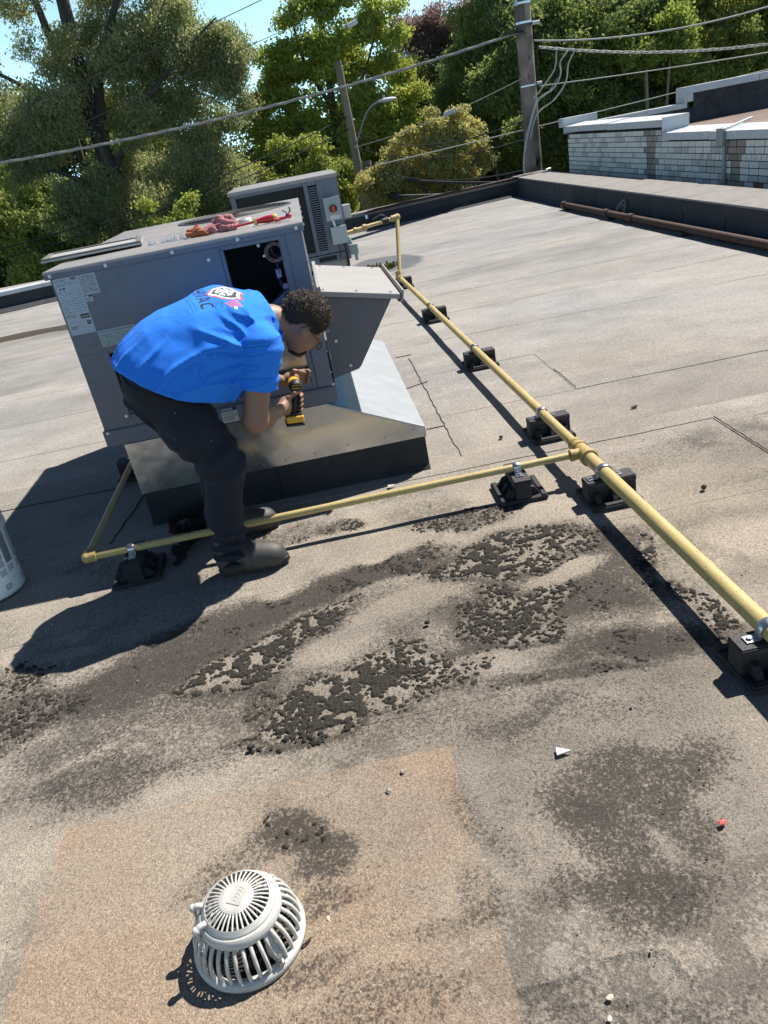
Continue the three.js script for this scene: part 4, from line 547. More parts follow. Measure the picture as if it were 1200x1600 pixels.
// ---------------------------------------------------------------- bucket at the left edge
{ const b = thing('bucket', 'white plastic bucket with printed labels at the left edge in the unit shadow', 'bucket', [-.632, .006, .42]), wp = std(.66, .68, .70, .4);
  const c = document.createElement('canvas'); c.width = 1024; c.height = 512; const g = c.getContext('2d'), q = rng(15); g.fillStyle = '#eef0f2'; g.fillRect(0, 0, 1024, 512);
  const block = (x, y, w, n, lh, col) => { g.fillStyle = col; for (let i = 0; i < n; i++) { let cx = x; while (cx < x + w) { const ww = 3 + q() * 12; if (cx + ww < x + w) g.fillRect(cx, y + i * lh, ww, lh * .55); cx += ww + 3; } } };
  for (let k = 0; k < 8; k++) { const x = k * 128; block(x + 8, 30, 46, 28, 9, '#4a4f55'); g.fillStyle = '#9aa0a6'; g.fillRect(x + 62, 24, 50, 250); block(x + 64, 30, 46, 26, 9, '#3d4248'); block(x + 8, 300, 46, 6, 9, '#4a4f55'); block(x + 62, 290, 44, 5, 11, '#40454a'); block(x + 74, 400, 18, 1, 10, '#333'); block(x + 10, 420, 38, 5, 10, '#2a2d30'); }
  const t = new THREE.CanvasTexture(c); t.colorSpace = THREE.SRGBColorSpace;
  mesh('pail', new THREE.CylinderGeometry(.148, .133, .30, 48, 1, true).translate(0, .153, 0), new THREE.MeshStandardMaterial({ map: t, color: new THREE.Color().setRGB(.95, .96, .97), roughness: .4 }), b); b.scale.setScalar(1.08);
  mesh('bottom', new THREE.LatheGeometry([[0, .004], [.128, .0], [.134, .004], [.1335, .012]].map(p => new THREE.Vector2(...p)), 48), wp, b);
  mesh('rim', new THREE.LatheGeometry([[.147, .30], [.158, .302], [.158, .316], [.150, .318], [.150, .338], [.157, .34], [.157, .362], [.148, .366], [.146, .36], [.1455, .30]].map(p => new THREE.Vector2(...p)), 48), wp, b);
  mesh('inner_wall', new THREE.CylinderGeometry(.1452, .130, .335, 48, 1, true).translate(0, .18, 0), wp, b); mesh('handle', tube([V(.150, .31, .0), V(.1, .26, .115), V(-.02, .24, .165), V(-.12, .26, .10), V(-.15, .31, 0)], .0028, 30, 6), M.zinc, b);
}
// ---------------------------------------------------------------- small things lying about
{ const tri = (x, z, s0, a, label) => { const s = s0 * .8; const t = thing('plate', label, 'plate', [x, .010, z], a); mesh('sheet', boxUV(extr([[-s, -s * .75], [s * 1.25, -s * .05], [-s * .95, s * .8]], .003, .0006, [[[-s * .45, -s * .12], [-s * .25, -s * .12], [-s * .25, s * .08], [-s * .45, s * .08]]]).rotateX(-PI / 2)), std(.58, .56, .52, .5), t); };
  tri(1.631, 2.19, .024, -.15, 'small white triangular plate with a hole on the near roof'); tri(1.382, .17, .024, .1, 'small pale triangular plate in the shade beside the curb');
  const chip = (name, label, cat, x, z, col, sx, sy, sz, a) => { const m = mesh(name, new THREE.IcosahedronGeometry(1, 1), std(...col, .8)); const p = m.geometry.attributes.position; for (let i = 0; i < p.count; i++) { const k = .8 + .45 * hash2(Math.round(p.getX(i) * 50) + Math.round(p.getZ(i) * 91), Math.round(p.getY(i) * 70) + (x * 100 | 0)); p.setXYZ(i, p.getX(i) * k, p.getY(i) * k, p.getZ(i) * k); } m.geometry.computeVertexNormals(); m.scale.set(sx, sy, sz); m.position.set(x, .009 + sy * .6, z); m.rotation.y = a; return tag(m, label, cat); };
  chip('scrap', 'small red plastic scrap on the near roof', 'scrap', 1.924, 2.523, [.55, .10, .08], .011, .004, .007, .3);
  chip('stone', 'lone grey brown pebble in the middle of the roof beyond the pipe', 'stone', 2.86, -.22, [.10, .08, .065], .022, .008, .010, .2); chip('stone', 'black lump on the sandy roof right of the tee fitting', 'stone', 2.72, .87, [.035, .033, .03], .013, .011, .011, .2); chip('stone', 'small dark lump left of the support behind the tee', 'stone', 2.06, -.17, [.05, .03, .02], .014, .010, .010, 1);
  chip('stone', 'pale pebble on the tan patch, upper of two', 'stone', 1.17, 2.14, [.3, .26, .22], .008, .007, .007, 1); chip('stone', 'pale pebble on the tan patch, lower of two', 'stone', 1.12, 2.20, [.36, .32, .27], .008, .008, .007, 1); chip('shell', 'broken pale shell chip at the lower right', 'chip', 1.505, 2.86, [.52, .46, .36], .009, .002, .005, .2); chip('shell', 'white chip at the bottom right below the felt wrinkle', 'chip', 1.49, 2.90, [.55, .5, .42], .006, .002, .0045, 1); chip('shell', 'tiny pale seed husk right of the drain dome', 'husk', .93, 2.55, [.5, .42, .3], .005, .004, .010, .3);
  chip('stone', 'black moss lump lying apart left of the largest moss patch', 'stone', .71, 1.905, [.02, .018, .016], .014, .009, .009, .4); chip('stone', 'dark lump on the light patch between the moss patches', 'stone', 1.36, 1.44, [.02, .018, .016], .012, .008, .009, .4);
  const tw = thing('twig', 'short brown twig lying beside the lower right of the drain dome', 'twig', [.875, .017, 2.60], .6); mesh('stem', tube([V(-.015, 0, 0), V(0, .004, .003), V(.016, .001, 0)], .0025), std(.05, .035, .025, .9), tw);
}
// black cloth dropped against the curb
{ const lumps = [[.30, .02, .05, .36, .05, .10, .03, .05], [.24, .03, .20, .40, .04, .22, .035, .045], [.22, .05, .15, .33, .07, .10, .03, .035], [.36, .03, .30, .30, .025, .45, .04, .03], [.30, .02, .38, .30, .02, .53, .04, .028], [.40, .06, .16, .43, .05, .25, .02, .025]];
  rag('cloth', 'crumpled black cloth on the roof under the branch pipe by the curb', 'cloth', lumps, [.010, .0095, .011], [.15, .0, -.04], [.5, .15, .6], 21, .022, .004);
}
// weeds in the damp hollow behind the hood
{ const w = thing('weed', 'low green weeds growing in the damp hollow by the far pipe elbow', 'weed', [2.05, .0, -6.9]), q = rng(91), f = [];
  for (let k = 0; k < 170; k++) { const a = q() * 7, r = .30 * Math.sqrt(q()), h = .02 + .05 * q(), g = new THREE.PlaneGeometry(.03, h, 1, 2).translate(0, h / 2, 0).rotateX(.9 * (q() - .5)).rotateY(q() * 6).translate(r * Math.cos(a), 0, r * .8 * Math.sin(a)); f.push(g); }
  mesh('foliage', merge(f), std(.14, .15, .04, .9), w).userData.kind = 'stuff';
}
// ---------------------------------------------------------------- the worker bending over the opened unit
{ const man = thing('person', 'worker in a blue t-shirt and dark trousers bending over the unit with a drill', 'person', [.6, 0, .6]);
  const O = man.position, add = (name, g, m) => { g.translate(-O.x, -O.y, -O.z); return mesh(name, g, m, man); };
  const skin = std(.34, .185, .118, .55, { map: mottle(.86, 1.04, 5), bumpMap: fineBump, bumpScale: .0005 });
  // joints (world metres)
  const hipR = [.475, .885, .645], hipL = [.45, .91, .45], kneeR = [.668, .52, .735], kneeL = [.60, .50, .42], ankR = [.605, .11, .735], ankL = [.53, .11, .36];
  const pel = [.425, .93, .55], belly = [.60, .965, .52], chest = [.82, 1.005, .455], neck = [.985, 1.012, .415], head = [1.116, .962, .395];
  const shR = [.935, .96, .645], shL = [.90, .985, .235], elR = [.838, .668, .672], elL = [.86, .72, .20], wrR = [.925, .622, .465], wrL = [.955, .672, .165];
  const cap = (a, b, ra, rb) => [...a, ...b, ra, rb];
  // head frame: up = towards the crown, f = the way the face looks, s = his right
  const up = V(.86, .48, -.12).normalize(), f0 = V(.40, -.86, -.20), f = f0.sub(up.clone().multiplyScalar(f0.dot(up))).normalize(), s = V().crossVectors(f, up).normalize(); if (s.z < 0) s.negate();
  const loc = (x, y, z) => { const a = x - head[0], b = y - head[1], c = z - head[2]; return [a * s.x + b * s.y + c * s.z, a * up.x + b * up.y + c * up.z, a * f.x + b * f.y + c * f.z]; };
  const wld = (a, b, c) => [head[0] + a * s.x + b * up.x + c * f.x, head[1] + a * s.y + b * up.y + c * f.y, head[2] + a * s.z + b * up.z + c * f.z];
  const ell = (p, c, r) => { const x = (p[0] - c[0]) / r[0], y = (p[1] - c[1]) / r[1], z = (p[2] - c[2]) / r[2], k = Math.hypot(x, y, z); return (k - 1) * Math.min(r[0], r[1], r[2]) * (k > 1 ? 1 : 1); };
  const headD = (x, y, z) => {
    const p = loc(x, y, z), q = [Math.abs(p[0]), p[1], p[2]];
    let d = smin(ell(p, [0, .02, -.012], [.074, .098, .096]), ell(p, [0, -.045, .03], [.058, .07, .062]), .04);
    d = smin(d, ell(p, [0, -.088, .058], [.026, .02, .026]), .03);           // chin
    d = smin(d, capsule(q[0], q[1], q[2], [0, .005, .085, 0, -.028, .108, .008, .013]), .012); // nose
    d = smin(d, ell(q, [.03, .018, .078], [.03, .009, .016]), .012);        // brows
    d = Math.max(d, -ell(q, [.031, -.001, .097], [.016, .010, .012]) * 1);  // eye sockets
    d = smin(d, ell(q, [.031, -.002, .082], [.012, .012, .012]), .004);     // eyeballs
    d = smin(d, ell(p, [0, -.054, .089], [.024, .007, .012]), .008);        // lips
    d = Math.max(d, -ell(p, [0, -.052, .103], [.022, .0022, .008]));
    const ear = ell(q, [.077, -.005, -.008], [.010, .032, .020]); d = smin(d, Math.max(ear, -ell(q, [.087, -.005, -.003], [.006, .02, .011])), .010);
    return smin(d, capsule(x, y, z, cap(neck, wld(0, -.03, -.025), .062, .056)), .03);
  };
  // hands: [fingers as chains of points with radii]; drill handle axis first
  const H0 = [1.012, .668, .335], H1 = [.984, .545, .352];
  const hx = t => [mix(H0[0], H1[0], t), mix(H0[1], H1[1], t), mix(H0[2], H1[2], t)], off = (p, l, b, u = 0) => [p[0] - l, p[1] + u, p[2] + b]; // l: towards his left-hand picture side, b: towards the camera
  const rh = [cap(wrR, off(hx(.42), .050, .040), .027, .026), cap(off(hx(.30), .044, .034), off(hx(.62), .042, .03), .024, .024)];
  const fingers = [];
  for (let k = 0; k < 4; k++) { const t = .22 + k * .17, r = [.0098, .0102, .0098, .0088][k], c = hx(t), a = off(c, .042, .014), b = off(c, .034, -.022, -.002), e = off(c, -.004, -.034, -.004), g = off(c, -.031, -.014, -.006), h = off(c, -.026, .010, -.006); fingers.push([cap(off(c, .046, .03), a, r * 1.25, r * 1.15), cap(a, b, r * 1.12, r), cap(b, e, r * 1.05, r * .96), cap(e, g, r, r * .92), cap(g, h, r * .92, r * .8)]); }
  const th = [cap(off(hx(.30), .046, .040), off(hx(.16), .030, .042), .016, .0135), cap(off(hx(.16), .030, .042), off(hx(.08), .002, .036, .004), .0125, .011), cap(off(hx(.08), .002, .036, .004), off(hx(.07), -.022, .02, .003), .011, .009)];
  const lhP = [1.012, .668, .142], lh = [cap(wrL, lhP, .025, .024), cap([.985, .685, .155], [1.0, .655, .135], .02, .02)], lf = [];
  for (let k = 0; k < 4; k++) { const y = .690 - k * .017, r = [.0092, .0096, .0092, .0082][k], a = [1.022, y, .135 - k * .002], b = [1.060 - .004 * k, y - .001, .118], c = [1.084 - .006 * k, y - .004, .122], e = [1.092 - .008 * k, y - .006, .138]; lf.push([cap([1.0, y - .004, .145], a, r * 1.2, r * 1.15), cap(a, b, r * 1.1, r), cap(b, c, r, r * .95), cap(c, e, r * .95, r * .82)]); }
  const lth = [cap([.992, .688, .155], [1.02, .708, .165], .0135, .012), cap([1.02, .708, .165], [1.045, .702, .17], .0115, .0105), cap([1.045, .702, .17], [1.066, .692, .165], .0105, .009)];
  const armR = [cap(shR, elR, .062, .050), cap(elR, [.872, .648, .58], .050, .048), cap([.872, .648, .58], wrR, .047, .029)], armL = [cap(shL, elL, .060, .048), cap(elL, wrL, .046, .028)];
  const bodyD = (x, y, z) => { let d = blend(x, y, z, [cap([.49, .95, .57], [.6, .97, .55], .10, .12), cap([.6, .98, .55], chest, .13, .14), cap(chest, neck, .12, .07), cap([.86, 1.0, .30], [.88, 1.0, .57], .10, .10)], .06); d = smin(d, blend(x, y, z, armR, .03), .03); d = smin(d, blend(x, y, z, armL, .03), .03); d = smin(d, blend(x, y, z, [cap(hipR, kneeR, .10, .065), cap(kneeR, ankR, .06, .042), cap(hipL, kneeL, .10, .065), cap(kneeL, ankL, .06, .042)], .05), .05); return d; };
  const handD = (x, y, z) => { let d = blend(x, y, z, rh, .03); for (const q of [...fingers, th]) d = smin(d, blend(x, y, z, q, .006), .0045); return d; };
  const lhandD = (x, y, z) => { let d = blend(x, y, z, lh, .025); for (const q of [...lf, lth]) d = smin(d, blend(x, y, z, q, .006), .0045); return d; };
  const near = (x, y, z, b) => x > b[0] && x < b[3] && y > b[1] && y < b[4] && z > b[2] && z < b[5];
  const allD = (x, y, z) => smin(bodyD(x, y, z), headD(x, y, z), .02);
  const body = merge([nets(allD, [.25, .05, .05], [1.3, 1.25, .88], .013), nets(headD, [.95, .84, .26], [1.27, 1.17, .53], .0042), nets(handD, [.90, .52, .27], [1.07, .70, .49], .0034), nets(lhandD, [.94, .60, .08], [1.12, .74, .20], .0036), nets((x, y, z) => blend(x, y, z, armR, .03), [.76, .58, .42], [1.02, 1.05, .74], .006)]);
  add('body', body, skin);
  // t-shirt: loose, hanging from the belly, folds running from the armpit and along the side
  const sd = [.96, 0, -.28], td = [.28, 0, .96]; // along the spine, towards his right
  const torso = [cap([.46, .94, .60], [.54, .965, .59], .116, .142), cap([.465, .95, .50], [.59, .985, .47], .116, .155), cap([.52, .965, .59], [.70, .985, .56], .142, .162), cap([.57, .985, .47], [.78, 1.01, .40], .155, .165), cap([.70, .985, .56], [.85, .995, .53], .162, .12), cap([.78, 1.01, .40], [.90, 1.0, .34], .165, .13), cap([.86, 1.0, .50], [.975, 1.035, .42], .14, .075), cap([.58, .90, .56], [.78, .895, .53], .135, .125), cap([.455, .925, .62], [.56, .875, .655], .132, .137), cap([.56, .875, .655], [.74, .88, .60], .14, .12)];
  const sleeveEnd = [mix(shR[0], elR[0], .56), mix(shR[1], elR[1], .56), mix(shR[2], elR[2], .56)], sl = [cap([.90, .985, .56], shR, .095, .084), cap(shR, sleeveEnd, .080, .084)], slL = [cap([.88, 1.0, .32], shL, .10, .088), cap(shL, [mix(shL[0], elL[0], .6), mix(shL[1], elL[1], .6), mix(shL[2], elL[2], .6)], .086, .086)];
  const armAx = V(elR[0] - shR[0], elR[1] - shR[1], elR[2] - shR[2]).normalize(), armAxL = V(elL[0] - shL[0], elL[1] - shL[1], elL[2] - shL[2]).normalize();
  const shirtD = (x, y, z) => {
    let d = blend(x, y, z, torso, .09);
    const hem = (.50 * (x - .36) + .866 * (y - 1.0) + .05 * (z - .55));
    const a = (x * sd[0] + z * sd[2]), b = (x * td[0] + z * td[2]);
    // folds
    const rd = (p, w) => { const f = p - Math.floor(p), e = Math.abs(f - .5) * 2; return Math.exp(-((1 - e) ** 2) / w); }; // rounded fold crests
    const wob = noise3(x * 4.5, y * 4.5, z * 4.5), w2 = noise3(x * 9 + 5, y * 9, z * 9), ax = x - .93, ay = y - .90, ang = Math.atan2(ay, -ax + .001);
    const k1 = -.011 * rd(ang * 2.6 + wob * 1.6, .06) * sstep(.62, .82, x) * (1 - sstep(1.07, 1.17, y)) * sstep(.03, .12, Math.hypot(ax, ay));
    const k2 = -.012 * rd((x * .42 - y * 1.0 + z * .35) * 7 + wob * 1.9, .05) * (1 - sstep(1.0, 1.12, y)) * sstep(.36, .48, x) * (.4 + w2);
    const k3 = .016 * (noise3(x * 8, y * 8, z * 8 + 4) - .5) + .007 * (noise3(x * 19, y * 19, z * 19) - .5);
    const k4 = -.008 * rd(b * 13 + wob * 1.4, .08) * (1 - sstep(.40, .56, x)) - .006 * rd((x * .9 + y * .75) * 9 + wob * 2, .06) * sstep(.75, .9, x);
    d += k1 + k2 + k3 + k4;
    if (hem < .022 && hem > .002) d -= .0022;
    d = Math.max(d, -hem);
    const armS = (x - sleeveEnd[0]) * armAx.x + (y - sleeveEnd[1]) * armAx.y + (z - sleeveEnd[2]) * armAx.z, s1 = blend(x, y, z, sl, .05) + .006 * (noise3(x * 14 + 5, y * 14, z * 14) - .5) + .003 * Math.sin(armS * 110 + x * 30);
    d = smin(d, Math.max(s1, armS + .02 * (noise2(x * 20, z * 20) - .5)), .014);
    const eL = .6, armSL = (x - mix(shL[0], elL[0], eL)) * armAxL.x + (y - mix(shL[1], elL[1], eL)) * armAxL.y + (z - mix(shL[2], elL[2], eL)) * armAxL.z;
    d = smin(d, Math.max(blend(x, y, z, slL, .05), armSL), .03);
    const nk = (x - .995) * .93 + (y - 1.04) * .25 - (z - .41) * .22; d = Math.max(d, nk); // neckline
    return d;
  };
  const sg = nets(shirtD, [.22, .66, .08], [1.08, 1.26, .88], .0068);
  { const p = sg.attributes.position, uv = sg.attributes.uv; for (let i = 0; i < p.count; i++) { const x = p.getX(i) - .42, z = p.getZ(i) - .56; uv.setXY(i, (x * sd[0] + z * sd[2]) / .8 + .15, (.5 - (x * td[0] + z * td[2]) / .8)); if (sg.attributes.normal.getY(i) < .15) uv.setXY(i, .05, .5 - .35 * (p.getY(i) - .6)); } }
  const c = document.createElement('canvas'); c.width = c.height = 2048; const g = c.getContext('2d'); g.fillStyle = '#ffffff'; g.fillRect(0, 0, 2048, 2048);
  // plain cloth: print in its own colours on the blue (canvas x = along the spine, y = -across)
  const base = [34, 124, 232], css = a => `rgb(${a})`; g.fillStyle = css(base); g.fillRect(0, 0, 2048, 2048);
  { const q = rng(6); for (let k = 0; k < 9000; k++) { const v = (q() - .5) * 16; g.fillStyle = `rgba(${v > 0 ? '120,170,255' : '0,20,90'},.05)`; g.fillRect(q() * 2048, q() * 2048, 2 + q() * 14, 2); } }
  const PXM = 2560, cu = (s_, t_) => [(s_ / .8 + .15) * 2048, (t_ / .8 + .5) * 2048];
  g.save(); { const [u, v] = cu(.412, .045); g.translate(u, v); g.rotate(PI / 2); // text runs across the back, its top towards the neck
    g.rotate(0);
    const W = 1; // shield
    g.lineWidth = 20; g.strokeStyle = '#e04a35'; g.beginPath(); g.moveTo(-210, -130); g.quadraticCurveTo(-90, -120, 0, -190); g.quadraticCurveTo(90, -120, 210, -130); g.quadraticCurveTo(215, 60, 0, 190); g.quadraticCurveTo(-215, 60, -210, -130); g.closePath(); g.fillStyle = '#f4efe6'; g.fill(); g.stroke(); g.lineWidth = 22; g.strokeStyle = '#7fd4f0'; g.beginPath(); g.moveTo(-195, -112); g.quadraticCurveTo(-90, -105, 0, -165); g.stroke();
    g.fillStyle = '#3a4a54'; g.beginPath(); g.moveTo(-165, -92); g.quadraticCurveTo(-70, -88, 0, -140); g.quadraticCurveTo(70, -88, 165, -92); g.quadraticCurveTo(170, 40, 0, 140); g.quadraticCurveTo(-170, 40, -165, -92); g.fill();
    g.strokeStyle = '#ffffff'; g.lineWidth = 22; for (let k = 0; k < 6; k++) { g.save(); g.rotate(k * PI / 3); g.beginPath(); g.moveTo(0, 0); g.lineTo(0, -98); g.moveTo(0, -58); g.lineTo(-30, -86); g.moveTo(0, -58); g.lineTo(30, -86); g.stroke(); g.restore(); }
    g.fillStyle = '#ef6a6e'; for (let k = 0; k < 4; k++) { g.beginPath(); g.moveTo(228 + k * 4, -70 + k * 36); g.lineTo(330, -96 + k * 34); g.lineTo(330, -76 + k * 34); g.lineTo(232, -46 + k * 36); g.fill(); } g.fillStyle = '#fff'; g.beginPath(); g.arc(345, -20, 18, 0, 7); g.fill();
    g.strokeStyle = '#123a70'; g.lineWidth = 9; for (const o of [0, 34]) { g.beginPath(); g.moveTo(200, 90 + o * 2); g.bezierCurveTo(240, 60 + o * 2, 260, 140 + o * 2, 300, 100 + o * 2); g.stroke(); }
  } g.restore();
  g.save(); { const [u, v] = cu(.315, .052); g.translate(u, v); g.rotate(PI / 2); g.textAlign = 'left'; g.textBaseline = 'middle'; g.fillStyle = '#232a38'; g.font = 'bold 190px sans-serif'; g.fillText('HVAC', -250, 0); g.fillStyle = '#f2ece6'; g.fillText('-', -330, 0); g.fillStyle = '#d2433c'; g.beginPath(); g.moveTo(-470, 70); g.lineTo(-400, -80); g.lineTo(-340, 70); g.fill(); g.fillStyle = '#f2ece6'; g.beginPath(); g.moveTo(-425, 50); g.lineTo(-400, -8); g.lineTo(-378, 50); g.fill();
    g.fillStyle = '#1f4f94'; const q = rng(2); for (const yy of [112, 150]) for (let x = -400; x < 260; x += 8) { const w = 8 + q() * 26; g.fillRect(x, yy, w, 14); x += w; } } g.restore();
  const ct = new THREE.CanvasTexture(c); ct.colorSpace = THREE.SRGBColorSpace; ct.flipY = true;
  const weave = tex(1024, 1024, (i, j, o) => { const u = i / 1024, v = j / 1024, wq = fbm(u * 6 + 3, v * 6, 3); let h = 0, a = .6; for (let k = 0; k < 3; k++) { const f = [1, 2.1, 4.3][k], n = noise2((u * 9 + v * 5 + wq * 1.6) * f + k * 31, (v * 15 - u * 4 + wq * 1.4) * f); h += a * Math.pow(1 - Math.abs(2 * n - 1), 1.5); a *= .5; } o[0] = o[1] = o[2] = h * .75 + .06 * hash2(i, j); }, { srgb: false });
  add('shirt', sg, new THREE.MeshPhysicalMaterial({ map: ct, roughness: .95, bumpMap: weave, bumpScale: .0026, sheen: .25, sheenRoughness: .6, sheenColor: new THREE.Color().setRGB(.1, .3, .7) }));
  // trousers
  const legR = [cap([.466, .925, .60], hipR, .124, .125), cap(hipR, [.575, .69, .70], .125, .102), cap([.575, .69, .70], kneeR, .102, .084), cap(kneeR, [.615, .30, .737], .084, .070), cap([.615, .30, .737], [.60, .12, .735], .070, .080)], legL = [cap([.46, .93, .50], hipL, .12, .12), cap(hipL, [.53, .68, .43], .12, .10), cap([.53, .68, .43], kneeL, .098, .082), cap(kneeL, [.56, .30, .40], .082, .07), cap([.56, .30, .40], [.525, .10, .36], .07, .078)];
  const trD = (x, y, z) => {
    const low = 1 - sstep(.12, .34, y), kn = Math.exp(-((y - .54) ** 2) / .012), n = noise3(x * 7, y * 7, z * 7), fold = Math.sin(y * 120 + 9 * n + 30 * (x - .6) * (z - .7)) * .014 * low + Math.sin(y * 60 - x * 40 + 8 * n) * .008 * kn - .010 * Math.exp(-((((y * 3.2 + x * 4.1 + z + n * 1.3) % 1) - .5) ** 2) / .012) * sstep(.55, .75, y) + Math.sin((x * .8 + y * .6) * 50 + 8 * n) * .004 * sstep(.62, .8, y) + .018 * (n - .5) + .010 * (noise3(x * 20, y * 20, z * 20) - .5);
    return Math.max(smin(blend(x, y, z, legR, .05), blend(x, y, z, legL, .05), .04) + fold, .045 + .03 * clamp((.66 - x) * 6, 0, 1) * 0 + .025 * noise2(x * 10, z * 10) - y);
  };
  const navy = std(.022, .025, .039, .9, { map: tex(256, 256, (i, j, o) => { const v = .7 + .3 * n1(i, j) + .25 * (((i + j) & 3) < 2 ? 1 : 0) * .4; o[0] = v * .92; o[1] = v * .94; o[2] = v; }, { repeat: [4, 4] }), bumpMap: fineBump, bumpScale: .001 });
  add('trousers', nets(trD, [.2, .03, .22], [.86, 1.12, .88], .0078), navy);
  add('belt', nets((x, y, z) => { const h = .50 * (x - .36) + .866 * (y - 1.0) + .05 * (z - .55) + .03; return Math.max(Math.min(blend(x, y, z, legR, .05), blend(x, y, z, legL, .05)) - .004, Math.abs(h) - .013); }, [.2, .75, .3], [.75, 1.1, .86], .008), std(.014, .014, .014, .9));
  { const q = rng(12), l = [], ps = [[.60, .60, .815], [.655, .66, .80], [.52, .70, .825], [.62, .48, .83], [.55, .80, .80], [.64, .25, .822], [.655, .23, .818], [.63, .22, .82]]; for (const p of ps) { let z = .95; for (; z > .7; z -= .002) if (trD(p[0], p[1], z) < .001) break; for (let k = 0; k < 2; k++) l.push(new THREE.IcosahedronGeometry(.0016 + .002 * q(), 0).scale(1.6 * q() + .5, .6, .25).translate(p[0] + .012 * (q() - .5), p[1] + .01 * (q() - .5), z)); } add('lint', merge(l), std(.3, .3, .3, .9)).userData.kind = 'stuff'; }
  // boots
  const bootD = (hx0, hz, turn) => { const c0 = Math.cos(turn), s0 = Math.sin(turn); return (x, y, z) => { const a = (x - hx0) * c0 - (z - hz) * s0, b = (x - hx0) * s0 + (z - hz) * c0; let d = blend(a, y, b * .92, [[.045, .07, 0, .13, .085, 0, .046, .048], [.13, .085, 0, .215, .062, 0, .048, .043], [.215, .062, 0, .262, .056, 0, .043, .036], [.05, .07, 0, .055, .17, 0, .046, .052], [.13, .06, 0, .24, .05, .004, .048, .046]], .05); d += .0025 * Math.sin(a * 170 + 3 * noise2(b * 20, y * 20)) * Math.exp(-((a - .12) ** 2) / .0012); return Math.max(d, .022 - y); }; };
  const sole = (hx0, hz, turn) => { const o = []; for (const [x, z] of [[0, -.03], [.03, -.042], [.1, -.038], [.17, -.05], [.24, -.048], [.295, -.03], [.312, 0], [.3, .028], [.25, .048], [.17, .05], [.1, .038], [.03, .042], [0, .03], [-.008, 0]]) o.push([x, z]); const sh = new THREE.Shape(); new THREE.CatmullRomCurve3(o.map(p => V(p[0], p[1], 0)), true).getPoints(48).forEach((p, i) => i ? sh.lineTo(p.x, p.y) : sh.moveTo(p.x, p.y)); return merge([new THREE.ExtrudeGeometry(sh, { depth: .022, bevelEnabled: true, bevelSize: .003, bevelThickness: .003, bevelSegments: 1 }).rotateX(PI / 2).translate(0, .035, 0), box(0, .085, .004, .014, -.036, .036, .004)]).rotateY(turn).translate(hx0, .003, hz); };
  const leather = std(.085, .078, .07, .6, { map: mottle(.65, 1.2, 6), bumpMap: fineBump, bumpScale: .0012 });
  add('boot', nets(bootD(.525, .738, .03), [.48, .0, .64], [.88, .26, .84], .0055), leather); add('boot_sole', sole(.525, .738, .03), M.black);
  add('boot', nets(bootD(.475, .355, .06), [.42, .0, .25], [.84, .26, .46], .0065), leather); add('boot_sole', sole(.475, .355, .06), M.black);
  // close curly hair: a shaped cap with thousands of small curls standing on it
  const hairD = (x, y, z) => { const p = loc(x, y, z); const n = noise3(x * 60, y * 60, z * 60) - .5, n5 = noise3(x * 140, y * 140, z * 140) - .5; let d = ell(p, [0, .035, -.022], [.098, .108, .112]) + .010 * n + .006 * n5; const front = p[2] - .055 - .25 * (p[1] - .06), low = mix(.020, -.055, sstep(-.03, -.085, p[2])) - p[1]; return Math.max(d, front, low, -(headD(x, y, z) + .004)); };
  const hg = nets(hairD, [.98, .84, .24], [1.30, 1.18, .56], .0058), hairM = std(.03, .02, .014, .8);
  const hair = add('hair', hg, hairM);
  { const q = rng(51), p = hg.attributes.position, nn = hg.attributes.normal, l = [], n = 2600; for (let k = 0; k < n; k++) { const i = (q() * p.count) | 0, P0 = V(p.getX(i), p.getY(i), p.getZ(i)), N = V(nn.getX(i), nn.getY(i), nn.getZ(i)); if (loc(P0.x + O.x, P0.y + O.y, P0.z + O.z)[2] > .06) continue; const t = new THREE.TorusGeometry(.0042 + .003 * q(), .0010, 3, 7, 4.2).rotateX(q() * 6).rotateY(q() * 6).translate(P0.x + N.x * .0035, P0.y + N.y * .0035, P0.z + N.z * .0035); l.push(t); } const cg = merge(l); const cm = mesh('curls', cg, std(.075, .048, .032, .6), hair); cm.userData.kind = 'stuff'; }
  // glasses
  { const w = (a, b, c0) => V(...wld(a, b, c0)), r = .0022, rim = sx => tube([[.010, .008], [.038, .012], [.056, .008], [.056, -.016], [.040, -.022], [.014, -.018]].map(([a, b]) => w(sx * a, b, .112 - .10 * Math.abs(a))), r, 36, 6, true);
    const gl = add('glasses', merge([rim(1), rim(-1), tube([w(-.01, .006, .112), w(0, .009, .114), w(.01, .006, .112)], r, 8, 6), tube([w(.056, .004, .106), w(.079, .006, .05), w(.083, .008, -.01), w(.082, -.012, -.03)], r, 20, 6), tube([w(-.056, .004, .106), w(-.079, .006, .05), w(-.083, .008, -.01), w(-.082, -.012, -.03)], r, 20, 6)]), M.black);
    add('beard', nets((x, y, z) => { const p = loc(x, y, z); return Math.max(headD(x, y, z) - .005 - .003 * noise3(x * 160, y * 160, z * 160), p[1] + .066, Math.abs(p[0]) - .036, -(p[2] - .04)); }, [.98, .82, .26], [1.24, 1.1, .53], .0055), std(.02, .014, .011, .9)); }
}
